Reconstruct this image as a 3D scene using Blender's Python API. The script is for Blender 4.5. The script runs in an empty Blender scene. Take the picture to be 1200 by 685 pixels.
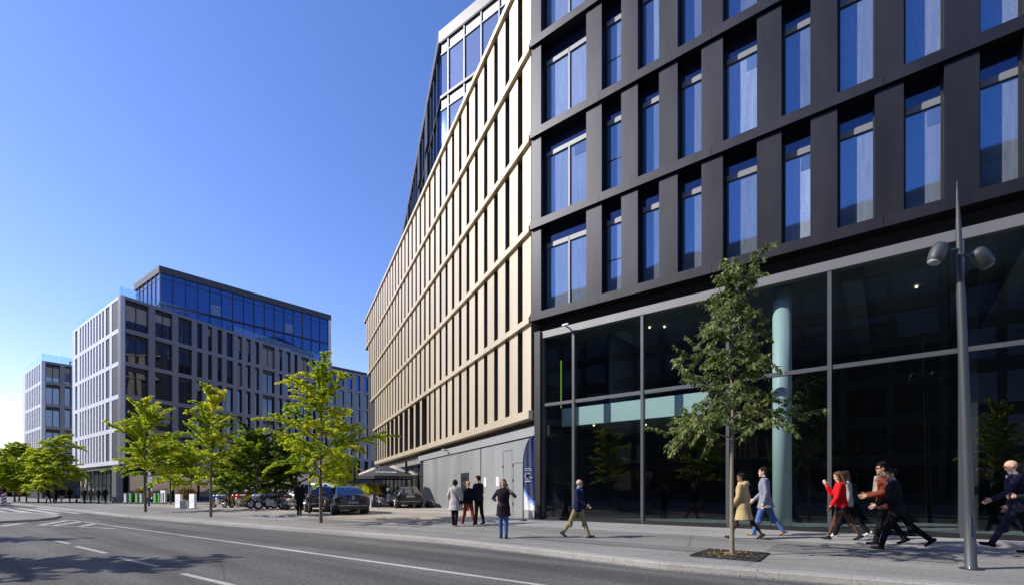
import bpy, bmesh, math, random
from mathutils import Vector, Matrix, noise
R = math.radians
SC = bpy.context.scene
COL = SC.collection
F_PX, CX, HY, CAMZ = 567.0, 600.0, 574.0, 1.5

# ------------------------------------------------------------------ mesh builder
class Fr:
    """vertical wall frame: s runs along the wall, n is outward, z is up"""
    def __init__(s, o, e):
        l = math.hypot(*e); s.ox, s.oy = o; s.ex, s.ey = e[0]/l, e[1]/l
    def p(f, s, n, z):
        return (f.ox + s*f.ex + n*f.ey, f.oy + s*f.ey - n*f.ex, z)
    def sn(f, x, y):
        dx, dy = x-f.ox, y-f.oy
        return dx*f.ex+dy*f.ey, dx*f.ey-dy*f.ex
    def s_at(f, u, n=0.0):            # wall coordinate seen in a photo column
        k = (u-CX)/F_PX
        x0, y0, _ = f.p(0, n, 0)
        return (y0*k-x0)/(f.ex-f.ey*k)
WORLD = Fr((0, 0), (1, 0))            # n = -y

class MB:
    def __init__(s): s.v, s.f, s.m, s.sm = [], [], [], []
    def face(s, idx, mi=0, smooth=False):
        s.f.append(idx); s.m.append(mi); s.sm.append(smooth)
    def poly(s, pts, mi=0):
        b = len(s.v); s.v += [tuple(p) for p in pts]; s.face(list(range(b, b+len(pts))), mi)
    def box(s, fr, s0, s1, n0, n1, z0, z1, mi=0):
        if s0 > s1: s0, s1 = s1, s0
        if n0 > n1: n0, n1 = n1, n0
        b = len(s.v)
        for z in (z0, z1):
            for (a, c) in ((s0, n1), (s1, n1), (s1, n0), (s0, n0)): s.v.append(fr.p(a, c, z))
        for q in ((3, 2, 1, 0), (4, 5, 6, 7), (0, 1, 5, 4), (1, 2, 6, 5), (2, 3, 7, 6), (3, 0, 4, 7)):
            s.face([b+i for i in q], mi)
    def cbox(s, c, d, mi=0, rz=0.0, ry=0.0):
        """box by centre and size"""
        b = len(s.v); M = Matrix.Rotation(rz, 3, 'Z') @ Matrix.Rotation(ry, 3, 'Y')
        for z in (-.5, .5):
            for (x, y) in ((-.5, -.5), (.5, -.5), (.5, .5), (-.5, .5)):
                s.v.append(tuple(Vector(c) + M @ Vector((x*d[0], y*d[1], z*d[2]))))
        for q in ((3, 2, 1, 0), (4, 5, 6, 7), (0, 1, 5, 4), (1, 2, 6, 5), (2, 3, 7, 6), (3, 0, 4, 7)):
            s.face([b+i for i in q], mi)
    def prism(s, poly, z0, z1, mi=0, top=True, bottom=True):
        b = len(s.v); n = len(poly)
        a = sum(poly[i][0]*poly[(i+1) % n][1]-poly[(i+1) % n][0]*poly[i][1] for i in range(n))
        if a < 0: poly = poly[::-1]
        s.v += [(x, y, z0) for x, y in poly] + [(x, y, z1) for x, y in poly]
        for i in range(n):
            j = (i+1) % n; s.face([b+i, b+j, b+n+j, b+n+i], mi)
        if top: s.face([b+n+i for i in range(n)], mi)
        if bottom: s.face([b+i for i in reversed(range(n))], mi)
    def rings(s, rs, mi=0, cap=True, smooth=True, close=False):
        b = len(s.v); n = len(rs[0])
        for r in rs: s.v += [tuple(p) for p in r]
        k = len(rs)
        for i in range(k-1 + (1 if close else 0)):
            i2 = (i+1) % k
            for j in range(n):
                j2 = (j+1) % n
                s.face([b+i*n+j, b+i*n+j2, b+i2*n+j2, b+i2*n+j], mi, smooth)
        if cap and not close:
            s.face([b+j for j in reversed(range(n))], mi)
            s.face([b+(k-1)*n+j for j in range(n)], mi)
    def tube(s, pts, rads, seg=8, mi=0, cap=True, smooth=True):
        pts = [Vector(p) for p in pts]
        if not isinstance(rads, (list, tuple)): rads = [rads]*len(pts)
        t = (pts[1]-pts[0]).normalized()
        a = t.orthogonal().normalized(); rs = []
        for i, p in enumerate(pts):
            if i == 0: t2 = pts[1]-pts[0]
            elif i == len(pts)-1: t2 = pts[-1]-pts[-2]
            else: t2 = (pts[i+1]-pts[i]).normalized()+(pts[i]-pts[i-1]).normalized()
            t2 = t2.normalized() if t2.length > 1e-9 else t
            a = (a - t2*a.dot(t2))
            a = a.normalized() if a.length > 1e-6 else t2.orthogonal().normalized()
            c = t2.cross(a)
            rs.append([p+(a*math.cos(q)+c*math.sin(q))*rads[i] for q in (2*math.pi*j/seg for j in range(seg))])
            t = t2
        s.rings(rs, mi, cap, smooth)
    def ell(s, c, r, seg=14, rin=9, mi=0, M=None):
        c = Vector(c); rs = []
        for i in range(rin+1):
            th = math.pi*(i+.02 if i == 0 else (i-.02 if i == rin else i))/rin
            ring = []
            for j in range(seg):
                ph = 2*math.pi*j/seg
                q = Vector((r[0]*math.sin(th)*math.cos(ph), r[1]*math.sin(th)*math.sin(ph), -r[2]*math.cos(th)))
                ring.append(c+(M @ q if M else q))
            rs.append(ring)
        s.rings(rs, mi)
    def lathe(s, c, prof, seg=16, mi=0, cap=True, smooth=True):
        s.rings([[(c[0]+r*math.cos(2*math.pi*j/seg), c[1]+r*math.sin(2*math.pi*j/seg), c[2]+z) for j in range(seg)] for r, z in prof], mi, cap, smooth)
    def capsule(s, a, b, ra, rb, seg=10, mi=0):
        a, b = Vector(a), Vector(b); t = (b-a)
        L = t.length
        if L < 1e-6: s.ell(a, (ra, ra, ra), seg, 6, mi); return
        t /= L
        pts, rr = [], []
        for q in (90, 60, 30): pts.append(a-t*ra*math.sin(R(q))); rr.append(max(ra*math.cos(R(q)), ra*.04))
        pts += [a, b]; rr += [ra, rb]
        for q in (30, 60, 90): pts.append(b+t*rb*math.sin(R(q))); rr.append(max(rb*math.cos(R(q)), rb*.04))
        s.tube(pts, rr, seg, mi)
    def mesh(s, name, mats, o=(0, 0, 0)):
        me = bpy.data.meshes.new(name)
        v = s.v if o == (0, 0, 0) else [(x-o[0], y-o[1], z-o[2]) for x, y, z in s.v]
        me.from_pydata(v, [], s.f)
        for m in (mats if isinstance(mats, (list, tuple)) else [mats]): me.materials.append(m)
        me.polygons.foreach_set('material_index', s.m)
        me.polygons.foreach_set('use_smooth', s.sm)
        me.update(); return me
    def build(s, name, mats, parent=None, world=True):
        """world: the vertices are in world space; the object goes to its parent's base"""
        o = tuple(parent_origin(parent)) if (parent is not None and world) else (0, 0, 0)
        return link(name, s.mesh(name, mats, o), parent)
def parent_origin(p):
    v = Vector((0, 0, 0))
    while p is not None: v += p.location; p = p.parent
    return v
def link(name, me, parent=None):
    ob = bpy.data.objects.new(name, me); COL.objects.link(ob)
    if parent is not None: ob.parent = parent
    return ob
def tag(o, label, cat, group=None):
    o['label'] = label; o['category'] = cat
    if group: o['group'] = group
    return o
def thing(name, label, cat, loc=(0, 0, 0), rz=0.0, group=None):
    o = bpy.data.objects.new(name, None); COL.objects.link(o)
    o.empty_display_size = .2
    o.location = loc; o.rotation_euler = (0, 0, rz)
    return tag(o, label, cat, group)
def struct(o, kind='structure'):
    o['kind'] = kind; return o
def copy_tree(o, parent=None):
    c = o.copy(); COL.objects.link(c)
    if parent is not None: c.parent = parent
    for ch in list(o.children): copy_tree(ch, c)
    return c
def remesh(mb, voxel, it=5, fac=.5):
    me = mb.mesh('tmp', bpy.data.materials[0]); ob = bpy.data.objects.new('tmp', me); COL.objects.link(ob)
    m = ob.modifiers.new('r', 'REMESH'); m.mode = 'VOXEL'; m.voxel_size = voxel
    if it:
        q = ob.modifiers.new('s', 'SMOOTH'); q.factor = fac; q.iterations = it
    bpy.context.view_layer.update()
    dg = bpy.context.evaluated_depsgraph_get()
    out = bpy.data.meshes.new_from_object(ob.evaluated_get(dg))
    bpy.data.objects.remove(ob); bpy.data.meshes.remove(me)
    out.materials.clear()
    for p in out.polygons: p.use_smooth = True
    return out
def text_mesh(txt, size, ext=.002, align='CENTER'):
    cu = bpy.data.curves.new('txt', 'FONT'); cu.body = txt; cu.size = size; cu.extrude = ext; cu.align_x = align; cu.align_y = 'CENTER'
    ob = bpy.data.objects.new('txt', cu); COL.objects.link(ob); bpy.context.view_layer.update()
    me = bpy.data.meshes.new_from_object(ob.evaluated_get(bpy.context.evaluated_depsgraph_get()))
    bpy.data.objects.remove(ob); bpy.data.curves.remove(cu); return me
def lerp(a, b, t): return a+(b-a)*t
def interp(x, xs, ys):
    if x <= xs[0]: return ys[0]
    for i in range(len(xs)-1):
        if x <= xs[i+1]: return lerp(ys[i], ys[i+1], (x-xs[i])/(xs[i+1]-xs[i]))
    return ys[-1]

# ------------------------------------------------------------------ materials
def new_mat(name):
    m = bpy.data.materials.new(name); m.use_nodes = True; nt = m.node_tree
    for n in list(nt.nodes): nt.nodes.remove(n)
    out = nt.nodes.new('ShaderNodeOutputMaterial')
    return m, nt, out
def N(nt, typ, **kw):
    n = nt.nodes.new(typ)
    for k, v in kw.items():
        if k in n.inputs.keys(): n.inputs[k].default_value = v
        else: setattr(n, k, v)
    return n
def rgba(c): return (c[0], c[1], c[2], 1.0)
def ramp(nt, pos, cols):
    r = nt.nodes.new('ShaderNodeValToRGB'); e = r.color_ramp.elements
    while len(e) < len(pos): e.new(.5)
    for i, (p, c) in enumerate(zip(pos, cols)):
        e[i].position = p; e[i].color = rgba(c) if len(c) == 3 else c
    return r
def coords(nt, scale=(1, 1, 1), rz=0.0):
    """world-scale object coordinates, the same for every object"""
    g = nt.nodes.new('ShaderNodeNewGeometry'); mp = nt.nodes.new('ShaderNodeMapping')
    mp.inputs['Scale'].default_value = scale; mp.inputs['Rotation'].default_value = (0, 0, rz)
    nt.links.new(g.outputs['Position'], mp.inputs['Vector']); return mp.outputs['Vector']
def simple(name, col, rough=.6, metal=0.0, var=.12, scale=3.0, bump=0.0, bscale=40.0, spec=.5, stretch=(1, 1, 1), coat=0.0, rvar=.0, ovar=0.0):
    m, nt, out = new_mat(name); L = nt.links.new
    b = N(nt, 'ShaderNodeBsdfPrincipled', Roughness=rough, Metallic=metal)
    b.inputs['Specular IOR Level'].default_value = spec
    b.inputs['Coat Weight'].default_value = coat
    v = coords(nt, stretch)
    n1 = N(nt, 'ShaderNodeTexNoise', Scale=scale, Detail=6.0, Roughness=.65); L(v, n1.inputs['Vector'])
    r = ramp(nt, (.25, .75), ([c*(1-var) for c in col], [min(1, c*(1+var)) for c in col]))
    L(n1.outputs['Fac'], r.inputs['Fac']); L(r.outputs['Color'], b.inputs['Base Color'])
    if ovar:                                          # panels from different batches
        oi = N(nt, 'ShaderNodeObjectInfo'); mo = N(nt, 'ShaderNodeMapRange'); mo.inputs['To Min'].default_value = 1-ovar; mo.inputs['To Max'].default_value = 1+ovar
        L(oi.outputs['Random'], mo.inputs['Value']); mm = N(nt, 'ShaderNodeMix', data_type='RGBA', blend_type='MULTIPLY'); mm.inputs['Factor'].default_value = 1.0
        L(r.outputs['Color'], mm.inputs['A']); L(mo.outputs['Result'], mm.inputs['B']); L(mm.outputs['Result'], b.inputs['Base Color'])
    if rvar:
        mr = N(nt, 'ShaderNodeMapRange'); mr.inputs['To Min'].default_value = rough-rvar; mr.inputs['To Max'].default_value = rough+rvar
        L(n1.outputs['Fac'], mr.inputs['Value']); L(mr.outputs['Result'], b.inputs['Roughness'])
    if bump:
        n2 = N(nt, 'ShaderNodeTexNoise', Scale=bscale, Detail=4.0); L(v, n2.inputs['Vector'])
        bp = N(nt, 'ShaderNodeBump', Strength=bump, Distance=.02); L(n2.outputs['Fac'], bp.inputs['Height']); L(bp.outputs['Normal'], b.inputs['Normal'])
    L(b.outputs['BSDF'], out.inputs['Surface']); return m
def ground_mat(name, cols, speck=.35, patch=.5, cracks=False, joints=None, rz=0.0):
    m, nt, out = new_mat(name); L = nt.links.new
    b = N(nt, 'ShaderNodeBsdfPrincipled', Roughness=.88); b.inputs['Specular IOR Level'].default_value = .25
    v = coords(nt, (1, 1, 1), rz)
    big = N(nt, 'ShaderNodeTexNoise', Scale=.35, Detail=5.0, Roughness=.6); L(v, big.inputs['Vector'])
    fine = N(nt, 'ShaderNodeTexNoise', Scale=16.0, Detail=8.0, Roughness=.9); L(v, fine.inputs['Vector'])
    r = ramp(nt, (.3, .5, .72), cols); L(big.outputs['Fac'], r.inputs['Fac'])
    r2 = ramp(nt, (.36, .64), ([1-speck]*3, [1+speck*.6]*3)); L(fine.outputs['Fac'], r2.inputs['Fac'])
    mx = N(nt, 'ShaderNodeMix', data_type='RGBA', blend_type='MULTIPLY'); mx.inputs['Factor'].default_value = 1.0
    L(r.outputs['Color'], mx.inputs['A']); L(r2.outputs['Color'], mx.inputs['B']); colour = mx.outputs['Result']
    # worn streaks along the street
    st = N(nt, 'ShaderNodeMapping'); st.inputs['Scale'].default_value = (.06, 1.1, 1); L(v, st.inputs['Vector'])
    sn = N(nt, 'ShaderNodeTexNoise', Scale=1.0, Detail=4.0); L(st.outputs['Vector'], sn.inputs['Vector'])
    r3 = ramp(nt, (.35, .65), ([1-.22*patch]*3, [1+.18*patch]*3)); L(sn.outputs['Fac'], r3.inputs['Fac'])
    m2 = N(nt, 'ShaderNodeMix', data_type='RGBA', blend_type='MULTIPLY'); m2.inputs['Factor'].default_value = 1.0
    L(colour, m2.inputs['A']); L(r3.outputs['Color'], m2.inputs['B']); colour = m2.outputs['Result']
    if cracks:
        vo = N(nt, 'ShaderNodeTexVoronoi', feature='DISTANCE_TO_EDGE', Scale=.16)
        ad = N(nt, 'ShaderNodeMix', data_type='VECTOR'); ad.inputs['Factor'].default_value = .06
        wn = N(nt, 'ShaderNodeTexNoise', Scale=1.5, Detail=5.0); L(v, wn.inputs['Vector'])
        L(v, ad.inputs['A']); L(wn.outputs['Color'], ad.inputs['B']); L(ad.outputs['Result'], vo.inputs['Vector'])
        r4 = ramp(nt, (.0, .0035), ([.62]*3, [1.0]*3)); L(vo.outputs['Distance'], r4.inputs['Fac'])
        m3 = N(nt, 'ShaderNodeMix', data_type='RGBA', blend_type='MULTIPLY'); m3.inputs['Factor'].default_value = 1.0
        L(colour, m3.inputs['A']); L(r4.outputs['Color'], m3.inputs['B']); colour = m3.outputs['Result']
    if joints:
        br = N(nt, 'ShaderNodeTexBrick', Scale=1.0); br.inputs['Color1'].default_value = (1, 1, 1, 1); br.inputs['Color2'].default_value = (.93, .93, .93, 1)
        br.inputs['Mortar'].default_value = (.6, .6, .6, 1); br.inputs['Mortar Size'].default_value = .006
        br.inputs['Brick Width'].default_value = joints[0]; br.inputs['Row Height'].default_value = joints[1]; L(v, br.inputs['Vector'])
        m4 = N(nt, 'ShaderNodeMix', data_type='RGBA', blend_type='MULTIPLY'); m4.inputs['Factor'].default_value = 1.0
        L(colour, m4.inputs['A']); L(br.outputs['Color'], m4.inputs['B']); colour = m4.outputs['Result']
    L(colour, b.inputs['Base Color'])
    bp = N(nt, 'ShaderNodeBump', Strength=.35, Distance=.01); L(fine.outputs['Fac'], bp.inputs['Height']); L(bp.outputs['Normal'], b.inputs['Normal'])
    L(b.outputs['BSDF'], out.inputs['Surface']); return m
def pane_mat(name, diff, gloss, fac=.4, rough=.03, speck=.25, wave=.02, streak=(9, 9, .8)):
    """coated window glass: sky reflection over a dusty blind"""
    m, nt, out = new_mat(name); L = nt.links.new
    v = coords(nt)
    st = N(nt, 'ShaderNodeMapping'); st.inputs['Scale'].default_value = streak; L(v, st.inputs['Vector'])
    n1 = N(nt, 'ShaderNodeTexNoise', Scale=1.0, Detail=8.0, Roughness=.75); L(st.outputs['Vector'], n1.inputs['Vector'])
    n3 = N(nt, 'ShaderNodeTexNoise', Scale=26.0, Detail=2.0); L(v, n3.inputs['Vector'])
    r = ramp(nt, (.3, .7), ([c*(1-speck) for c in diff], [c*(1+speck) for c in diff])); L(n1.outputs['Fac'], r.inputs['Fac'])
    r2 = ramp(nt, (.35, .65), ([1-speck*.4]*3, [1+speck*.4]*3)); L(n3.outputs['Fac'], r2.inputs['Fac'])
    mx = N(nt, 'ShaderNodeMix', data_type='RGBA', blend_type='MULTIPLY'); mx.inputs['Factor'].default_value = 1.0
    L(r.outputs['Color'], mx.inputs['A']); L(r2.outputs['Color'], mx.inputs['B'])
    oi = N(nt, 'ShaderNodeObjectInfo'); mo = N(nt, 'ShaderNodeMapRange'); mo.inputs['To Min'].default_value = .62; mo.inputs['To Max'].default_value = 1.38
    L(oi.outputs['Random'], mo.inputs['Value']); mm = N(nt, 'ShaderNodeMix', data_type='RGBA', blend_type='MULTIPLY'); mm.inputs['Factor'].default_value = 1.0
    L(mx.outputs['Result'], mm.inputs['A']); L(mo.outputs['Result'], mm.inputs['B'])
    d = N(nt, 'ShaderNodeBsdfDiffuse'); L(mm.outputs['Result'], d.inputs['Color'])
    g = N(nt, 'ShaderNodeBsdfGlossy', Roughness=rough); g.inputs['Color'].default_value = rgba(gloss)
    n2 = N(nt, 'ShaderNodeTexNoise', Scale=.5, Detail=1.0); L(v, n2.inputs['Vector'])
    bp = N(nt, 'ShaderNodeBump', Strength=wave, Distance=.5); L(n2.outputs['Fac'], bp.inputs['Height']); L(bp.outputs['Normal'], g.inputs['Normal'])
    fr = N(nt, 'ShaderNodeFresnel', IOR=1.5)
    ma = N(nt, 'ShaderNodeMath', operation='MULTIPLY_ADD'); ma.inputs[1].default_value = 1-fac; ma.inputs[2].default_value = fac; ma.use_clamp = True
    L(fr.outputs['Fac'], ma.inputs[0])
    ms = N(nt, 'ShaderNodeMixShader'); L(ma.outputs['Value'], ms.inputs['Fac']); L(d.outputs['BSDF'], ms.inputs[1]); L(g.outputs['BSDF'], ms.inputs[2])
    L(ms.outputs['Shader'], out.inputs['Surface']); return m
def clear_glass(name, tint, ior=1.6, gloss=(.9, .95, 1), wave=.01, extra=0.0):
    m, nt, out = new_mat(name); L = nt.links.new
    t = N(nt, 'ShaderNodeBsdfTransparent'); t.inputs['Color'].default_value = rgba(tint)
    g = N(nt, 'ShaderNodeBsdfGlossy', Roughness=.01); g.inputs['Color'].default_value = rgba(gloss)
    v = coords(nt); n2 = N(nt, 'ShaderNodeTexNoise', Scale=.4, Detail=1.0); L(v, n2.inputs['Vector'])
    bp = N(nt, 'ShaderNodeBump', Strength=wave, Distance=.5); L(n2.outputs['Fac'], bp.inputs['Height']); L(bp.outputs['Normal'], g.inputs['Normal'])
    f0 = ((ior-1)/(ior+1))**2+extra                 # Schlick, the same from both sides of the sheet
    lw = N(nt, 'ShaderNodeLayerWeight', Blend=.5); pw = N(nt, 'ShaderNodeMath', operation='POWER'); pw.inputs[1].default_value = 5.0; L(lw.outputs['Facing'], pw.inputs[0])
    ma = N(nt, 'ShaderNodeMath', operation='MULTIPLY_ADD'); ma.inputs[1].default_value = 1-f0; ma.inputs[2].default_value = f0; ma.use_clamp = True; L(pw.outputs['Value'], ma.inputs[0])
    ms = N(nt, 'ShaderNodeMixShader'); L(ma.outputs['Value'], ms.inputs['Fac']); L(t.outputs['BSDF'], ms.inputs[1]); L(g.outputs['BSDF'], ms.inputs[2])
    L(ms.outputs['Shader'], out.inputs['Surface']); return m
def leaf_mat(name, a, b, c, trans=.45, scale=1.2, pos=(.38, .5, .62)):
    m, nt, out = new_mat(name); L = nt.links.new
    v = coords(nt)
    n1 = N(nt, 'ShaderNodeTexNoise', Scale=scale, Detail=3.0, Roughness=.7); L(v, n1.inputs['Vector'])
    n2 = N(nt, 'ShaderNodeTexNoise', Scale=9.0, Detail=2.0); L(v, n2.inputs['Vector'])
    ad = N(nt, 'ShaderNodeMath', operation='MULTIPLY_ADD'); ad.inputs[1].default_value = .5; L(n2.outputs['Fac'], ad.inputs[0]); 
    h = N(nt, 'ShaderNodeMath', operation='MULTIPLY'); h.inputs[1].default_value = .5; L(n1.outputs['Fac'], h.inputs[0]); L(h.outputs['Value'], ad.inputs[2])
    r = ramp(nt, pos, (a, b, c)); L(ad.outputs['Value'], r.inputs['Fac'])
    d = N(nt, 'ShaderNodeBsdfPrincipled', Roughness=.5); d.inputs['Specular IOR Level'].default_value = .3; L(r.outputs['Color'], d.inputs['Base Color'])
    t = N(nt, 'ShaderNodeBsdfTranslucent'); L(r.outputs['Color'], t.inputs['Color'])
    ms = N(nt, 'ShaderNodeMixShader'); ms.inputs['Fac'].default_value = trans; L(d.outputs['BSDF'], ms.inputs[1]); L(t.outputs['BSDF'], ms.inputs[2])
    L(ms.outputs['Shader'], out.inputs['Surface']); return m

M = {}
M['base'] = simple('plain_grey', (.3, .3, .3))
STREET_RZ = -math.atan2(-.617, .787)
M['asphalt'] = ground_mat('asphalt', ((.102, .098, .09), (.124, .119, .109), (.144, .139, .127)), .85, 1.5, True, None, STREET_RZ)
M['pave'] = ground_mat('pavement_asphalt', ((.2, .192, .175), (.235, .227, .207), (.267, .257, .235)), .4, 1.0, True, None, STREET_RZ)
M['slab'] = ground_mat('pavement_slabs', ((.255, .247, .228), (.29, .281, .26), (.32, .311, .288)), .15, .4, False, (1.2, .8), STREET_RZ)
M['fore'] = ground_mat('forecourt_gravel', ((.29, .255, .205), (.34, .305, .245), (.39, .35, .285)), .3, .7, False, None, STREET_RZ)
M['kerb'] = ground_mat('granite_kerb', ((.28, .272, .252), (.34, .33, .306), (.39, .378, .35)), .3, .3, False, (1.0, 4.0), STREET_RZ)
M['paint'] = ground_mat('road_paint', ((.3, .295, .275), (.42, .415, .39), (.5, .495, .47)), .45, 1.0, True, None, STREET_RZ)
M['ground'] = ground_mat('ground', ((.1, .1, .09), (.14, .14, .13), (.17, .16, .15)), .3, .5)
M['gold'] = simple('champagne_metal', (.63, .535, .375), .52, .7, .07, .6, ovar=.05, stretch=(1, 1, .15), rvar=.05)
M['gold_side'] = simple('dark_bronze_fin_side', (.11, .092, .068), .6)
M['dark'] = simple('bronze_black_metal', (.032, .032, .037), .44, .85, .2, .9, ovar=.12, stretch=(1, 1, .25), bump=.03, bscale=8, rvar=.08)
M['black'] = simple('black_metal', (.012, .012, .014), .5, 0, .2)
M['reveal'] = simple('dark_reveal', (.03, .03, .033), .6)
M['grey_metal'] = simple('grey_steel_panel', (.38, .385, .37), .45, .55, ovar=.1, var=.12, scale=1.2, stretch=(1, 1, .2), rvar=.1)
M['fascia'] = simple('mid_grey_fascia', (.2, .2, .205), .45, .4, .06, 1.0)
M['fascia_pale'] = simple('pale_grey_fascia', (.36, .365, .37), .45, .3, .06, 1.0)
M['mullion'] = simple('grey_mullion', (.12, .125, .135), .4, .5, .08, 2)
M['pane_blue'] = pane_mat('blue_window_glass', (.16, .19, .23), (.2, .46, .76), .27)
M['pane_pale'] = pane_mat('pale_blue_window_glass', (.25, .3, .37), (.26, .5, .8), .27)
M['pane_span'] = pane_mat('dark_blue_glass', (.02, .026, .05), (.12, .22, .42), .22)
M['pane_dark'] = pane_mat('dark_window_glass', (.02, .024, .028), (.6, .65, .7), .1)
M['pane_slit'] = pane_mat('slit_window_glass', (.008, .008, .009), (.2, .21, .22), .05)
M['pane_sky'] = pane_mat('sky_window_glass', (.1, .15, .22), (.36, .52, .8), .28)
M['blind'] = simple('grey_blind_box', (.2, .21, .22), .5, .2, .05)
M['blindcloth'] = simple('tan_blind', (.33, .29, .25), .8, 0, .08, 4, stretch=(1, 1, 8))
M['lobby_glass'] = clear_glass('lobby_glass', (.66, .76, .75), 1.75)
M['rail_glass'] = clear_glass('railing_glass', (.8, .9, .95), 1.5)
M['roof_glass'] = pane_mat('rooftop_glass', (.01, .024, .06), (.1, .2, .46), .34, wave=.03)
M['shop_glass'] = pane_mat('ground_floor_glass', (.05, .065, .065), (.4, .5, .5), .2, wave=.06)
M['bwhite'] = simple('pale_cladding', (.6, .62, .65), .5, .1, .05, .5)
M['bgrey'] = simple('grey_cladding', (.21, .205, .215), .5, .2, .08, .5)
M['teal'] = simple('teal_painted_column', (.55, .64, .65), .5, 0, .06, 2)
M['white'] = simple('white_paint', (.75, .76, .78), .6, 0, .06, 2)
M['palepanel'] = simple('pale_ceiling_edge', (.62, .74, .74), .6, 0, .04)
M['lobby_floor'] = simple('lobby_floor_stone', (.25, .26, .26), .35, 0, .1, 1)
M['lobby_dark'] = simple('lobby_wall', (.03, .034, .036), .7, 0, .3, .7)
M['lobby_ceiling'] = simple('lobby_ceiling_board', (.11, .125, .12), .8, 0, .1, .5)
M['bark'] = simple('bark', (.12, .095, .075), .9, 0, .35, 9, .6, 30, stretch=(1, 1, .35))
M['bark_pale'] = simple('pale_bark', (.21, .175, .13), .9, 0, .35, 9, .6, 30, stretch=(1, 1, .35))
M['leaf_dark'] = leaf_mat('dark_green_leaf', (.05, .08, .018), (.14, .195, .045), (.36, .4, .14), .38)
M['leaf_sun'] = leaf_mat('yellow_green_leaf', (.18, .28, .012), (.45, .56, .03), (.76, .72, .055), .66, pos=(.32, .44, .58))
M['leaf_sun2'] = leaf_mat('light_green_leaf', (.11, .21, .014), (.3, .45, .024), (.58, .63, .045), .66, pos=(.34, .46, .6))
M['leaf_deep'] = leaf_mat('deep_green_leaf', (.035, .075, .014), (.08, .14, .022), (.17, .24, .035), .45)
M['leaf_dry'] = leaf_mat('dry_grass_leaf', (.2, .13, .04), (.32, .21, .07), (.42, .3, .12), .3)
M['litter'] = leaf_mat('fallen_leaf', (.22, .13, .03), (.38, .25, .06), (.5, .36, .12), .1)
M['lamp'] = simple('grey_green_lamp_paint', (.045, .053, .059), .55, .1, .06, 2, coat=.2)
M['lampglass'] = simple('lamp_lens', (.3, .32, .33), .15, 0, .05)
M['iron'] = simple('cast_iron', (.04, .04, .04), .6, .4, .2, 6)
M['green'] = simple('green_panel', (.12, .36, .1), .5, 0, .1)
M['palegrey'] = simple('pale_grey_panel', (.46, .48, .5), .55, 0, .06)
M['wood'] = simple('brown_wood', (.28, .17, .07), .8, 0, .3, 5, stretch=(1, 1, .2))
M['navy'] = simple('navy_flag_cloth', (.022, .032, .11), .75, 0, .1)
M['flagblue'] = simple('bright_blue_flag_cloth', (.12, .3, .72), .75)
M['flagwhite'] = simple('white_flag_cloth', (.75, .75, .78), .75)
M['red'] = simple('red_paint', (.5, .03, .025), .5)
M['tail'] = simple('red_lamp_lens', (.42, .015, .012), .2, coat=.5)
M['purple'] = simple('purple_print', (.2, .12, .45), .7)
M['carblack'] = simple('black_car_paint', (.006, .007, .011), .16, 0, .05, 1, coat=.6)
M['carwhite'] = simple('white_car_paint', (.62, .62, .62), .25, 0, .03, 1, coat=.5)
M['carglass'] = pane_mat('car_glass', (.006, .008, .012), (.55, .7, .9), .12, wave=0)
M['tyre'] = simple('tyre_rubber', (.014, .014, .014), .85)
M['rim'] = simple('alloy_rim', (.5, .51, .52), .25, .9, .05)
M['chrome'] = simple('bright_chrome', (.7, .7, .7), .15, 1, .03)
M['plate'] = simple('plate_white', (.6, .62, .66), .5)
M['plateblue'] = simple('plate_blue', (.03, .06, .22), .5)
M['bikeblue'] = simple('blue_bike_paint', (.02, .06, .4), .25, coat=.5)
M['bikered'] = simple('red_bike_paint', (.5, .015, .015), .25, coat=.5)
M['bikesilver'] = simple('silver_bike_paint', (.55, .56, .57), .3, .6)
M['bikeblack'] = simple('black_bike_paint', (.012, .012, .013), .3, coat=.4)
M['seatteal'] = simple('teal_seat_cover', (.12, .3, .27), .7)
M['beigecanvas'] = simple('beige_canvas', (.5, .43, .33), .85)
M['blackcanvas'] = simple('black_canvas', (.035, .035, .04), .85)
M['bag'] = simple('black_plastic_bag', (.008, .008, .009), .35, bump=.6, bscale=9)
M['lit'] = None
def emis(name, col, st):
    m, nt, out = new_mat(name); e = N(nt, 'ShaderNodeEmission', Strength=st); e.inputs['Color'].default_value = rgba(col)
    nt.links.new(e.outputs['Emission'], out.inputs['Surface']); return m
M['lit'] = emis('lit_downlight', (1, .85, .6), 1.6)
M['opp'] = simple('dark_brown_render', (.06, .06, .06), .8)
M['cap'] = simple('grey_roof_cap', (.1, .103, .11), .5, .4, .06)
M['penthouse_frame'] = simple('pale_grey_frame', (.22, .23, .24), .5, .3, .06)
M['pane_side'] = pane_mat('grey_window_glass', (.035, .038, .042), (.3, .34, .4), .12)
M['roofdark'] = simple('dark_roof_edge', (.045, .047, .052), .6)
M['limestrip'] = emis('lit_lime_strip', (.35, .7, .1), .35)
_cl = {}
def cloth(name, col, rough=.85):
    k = (name, tuple(col))
    if k not in _cl: _cl[k] = simple(name, [c*.8 for c in col], rough, 0, .2, 7, .9, 9, spec=.12, stretch=(1.3, 1.3, .6))
    return _cl[k]
SKIN = {}
def skin(col):
    if col not in SKIN: SKIN[col] = simple('skin', col, .55, 0, .06, 12)
    return SKIN[col]
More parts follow.
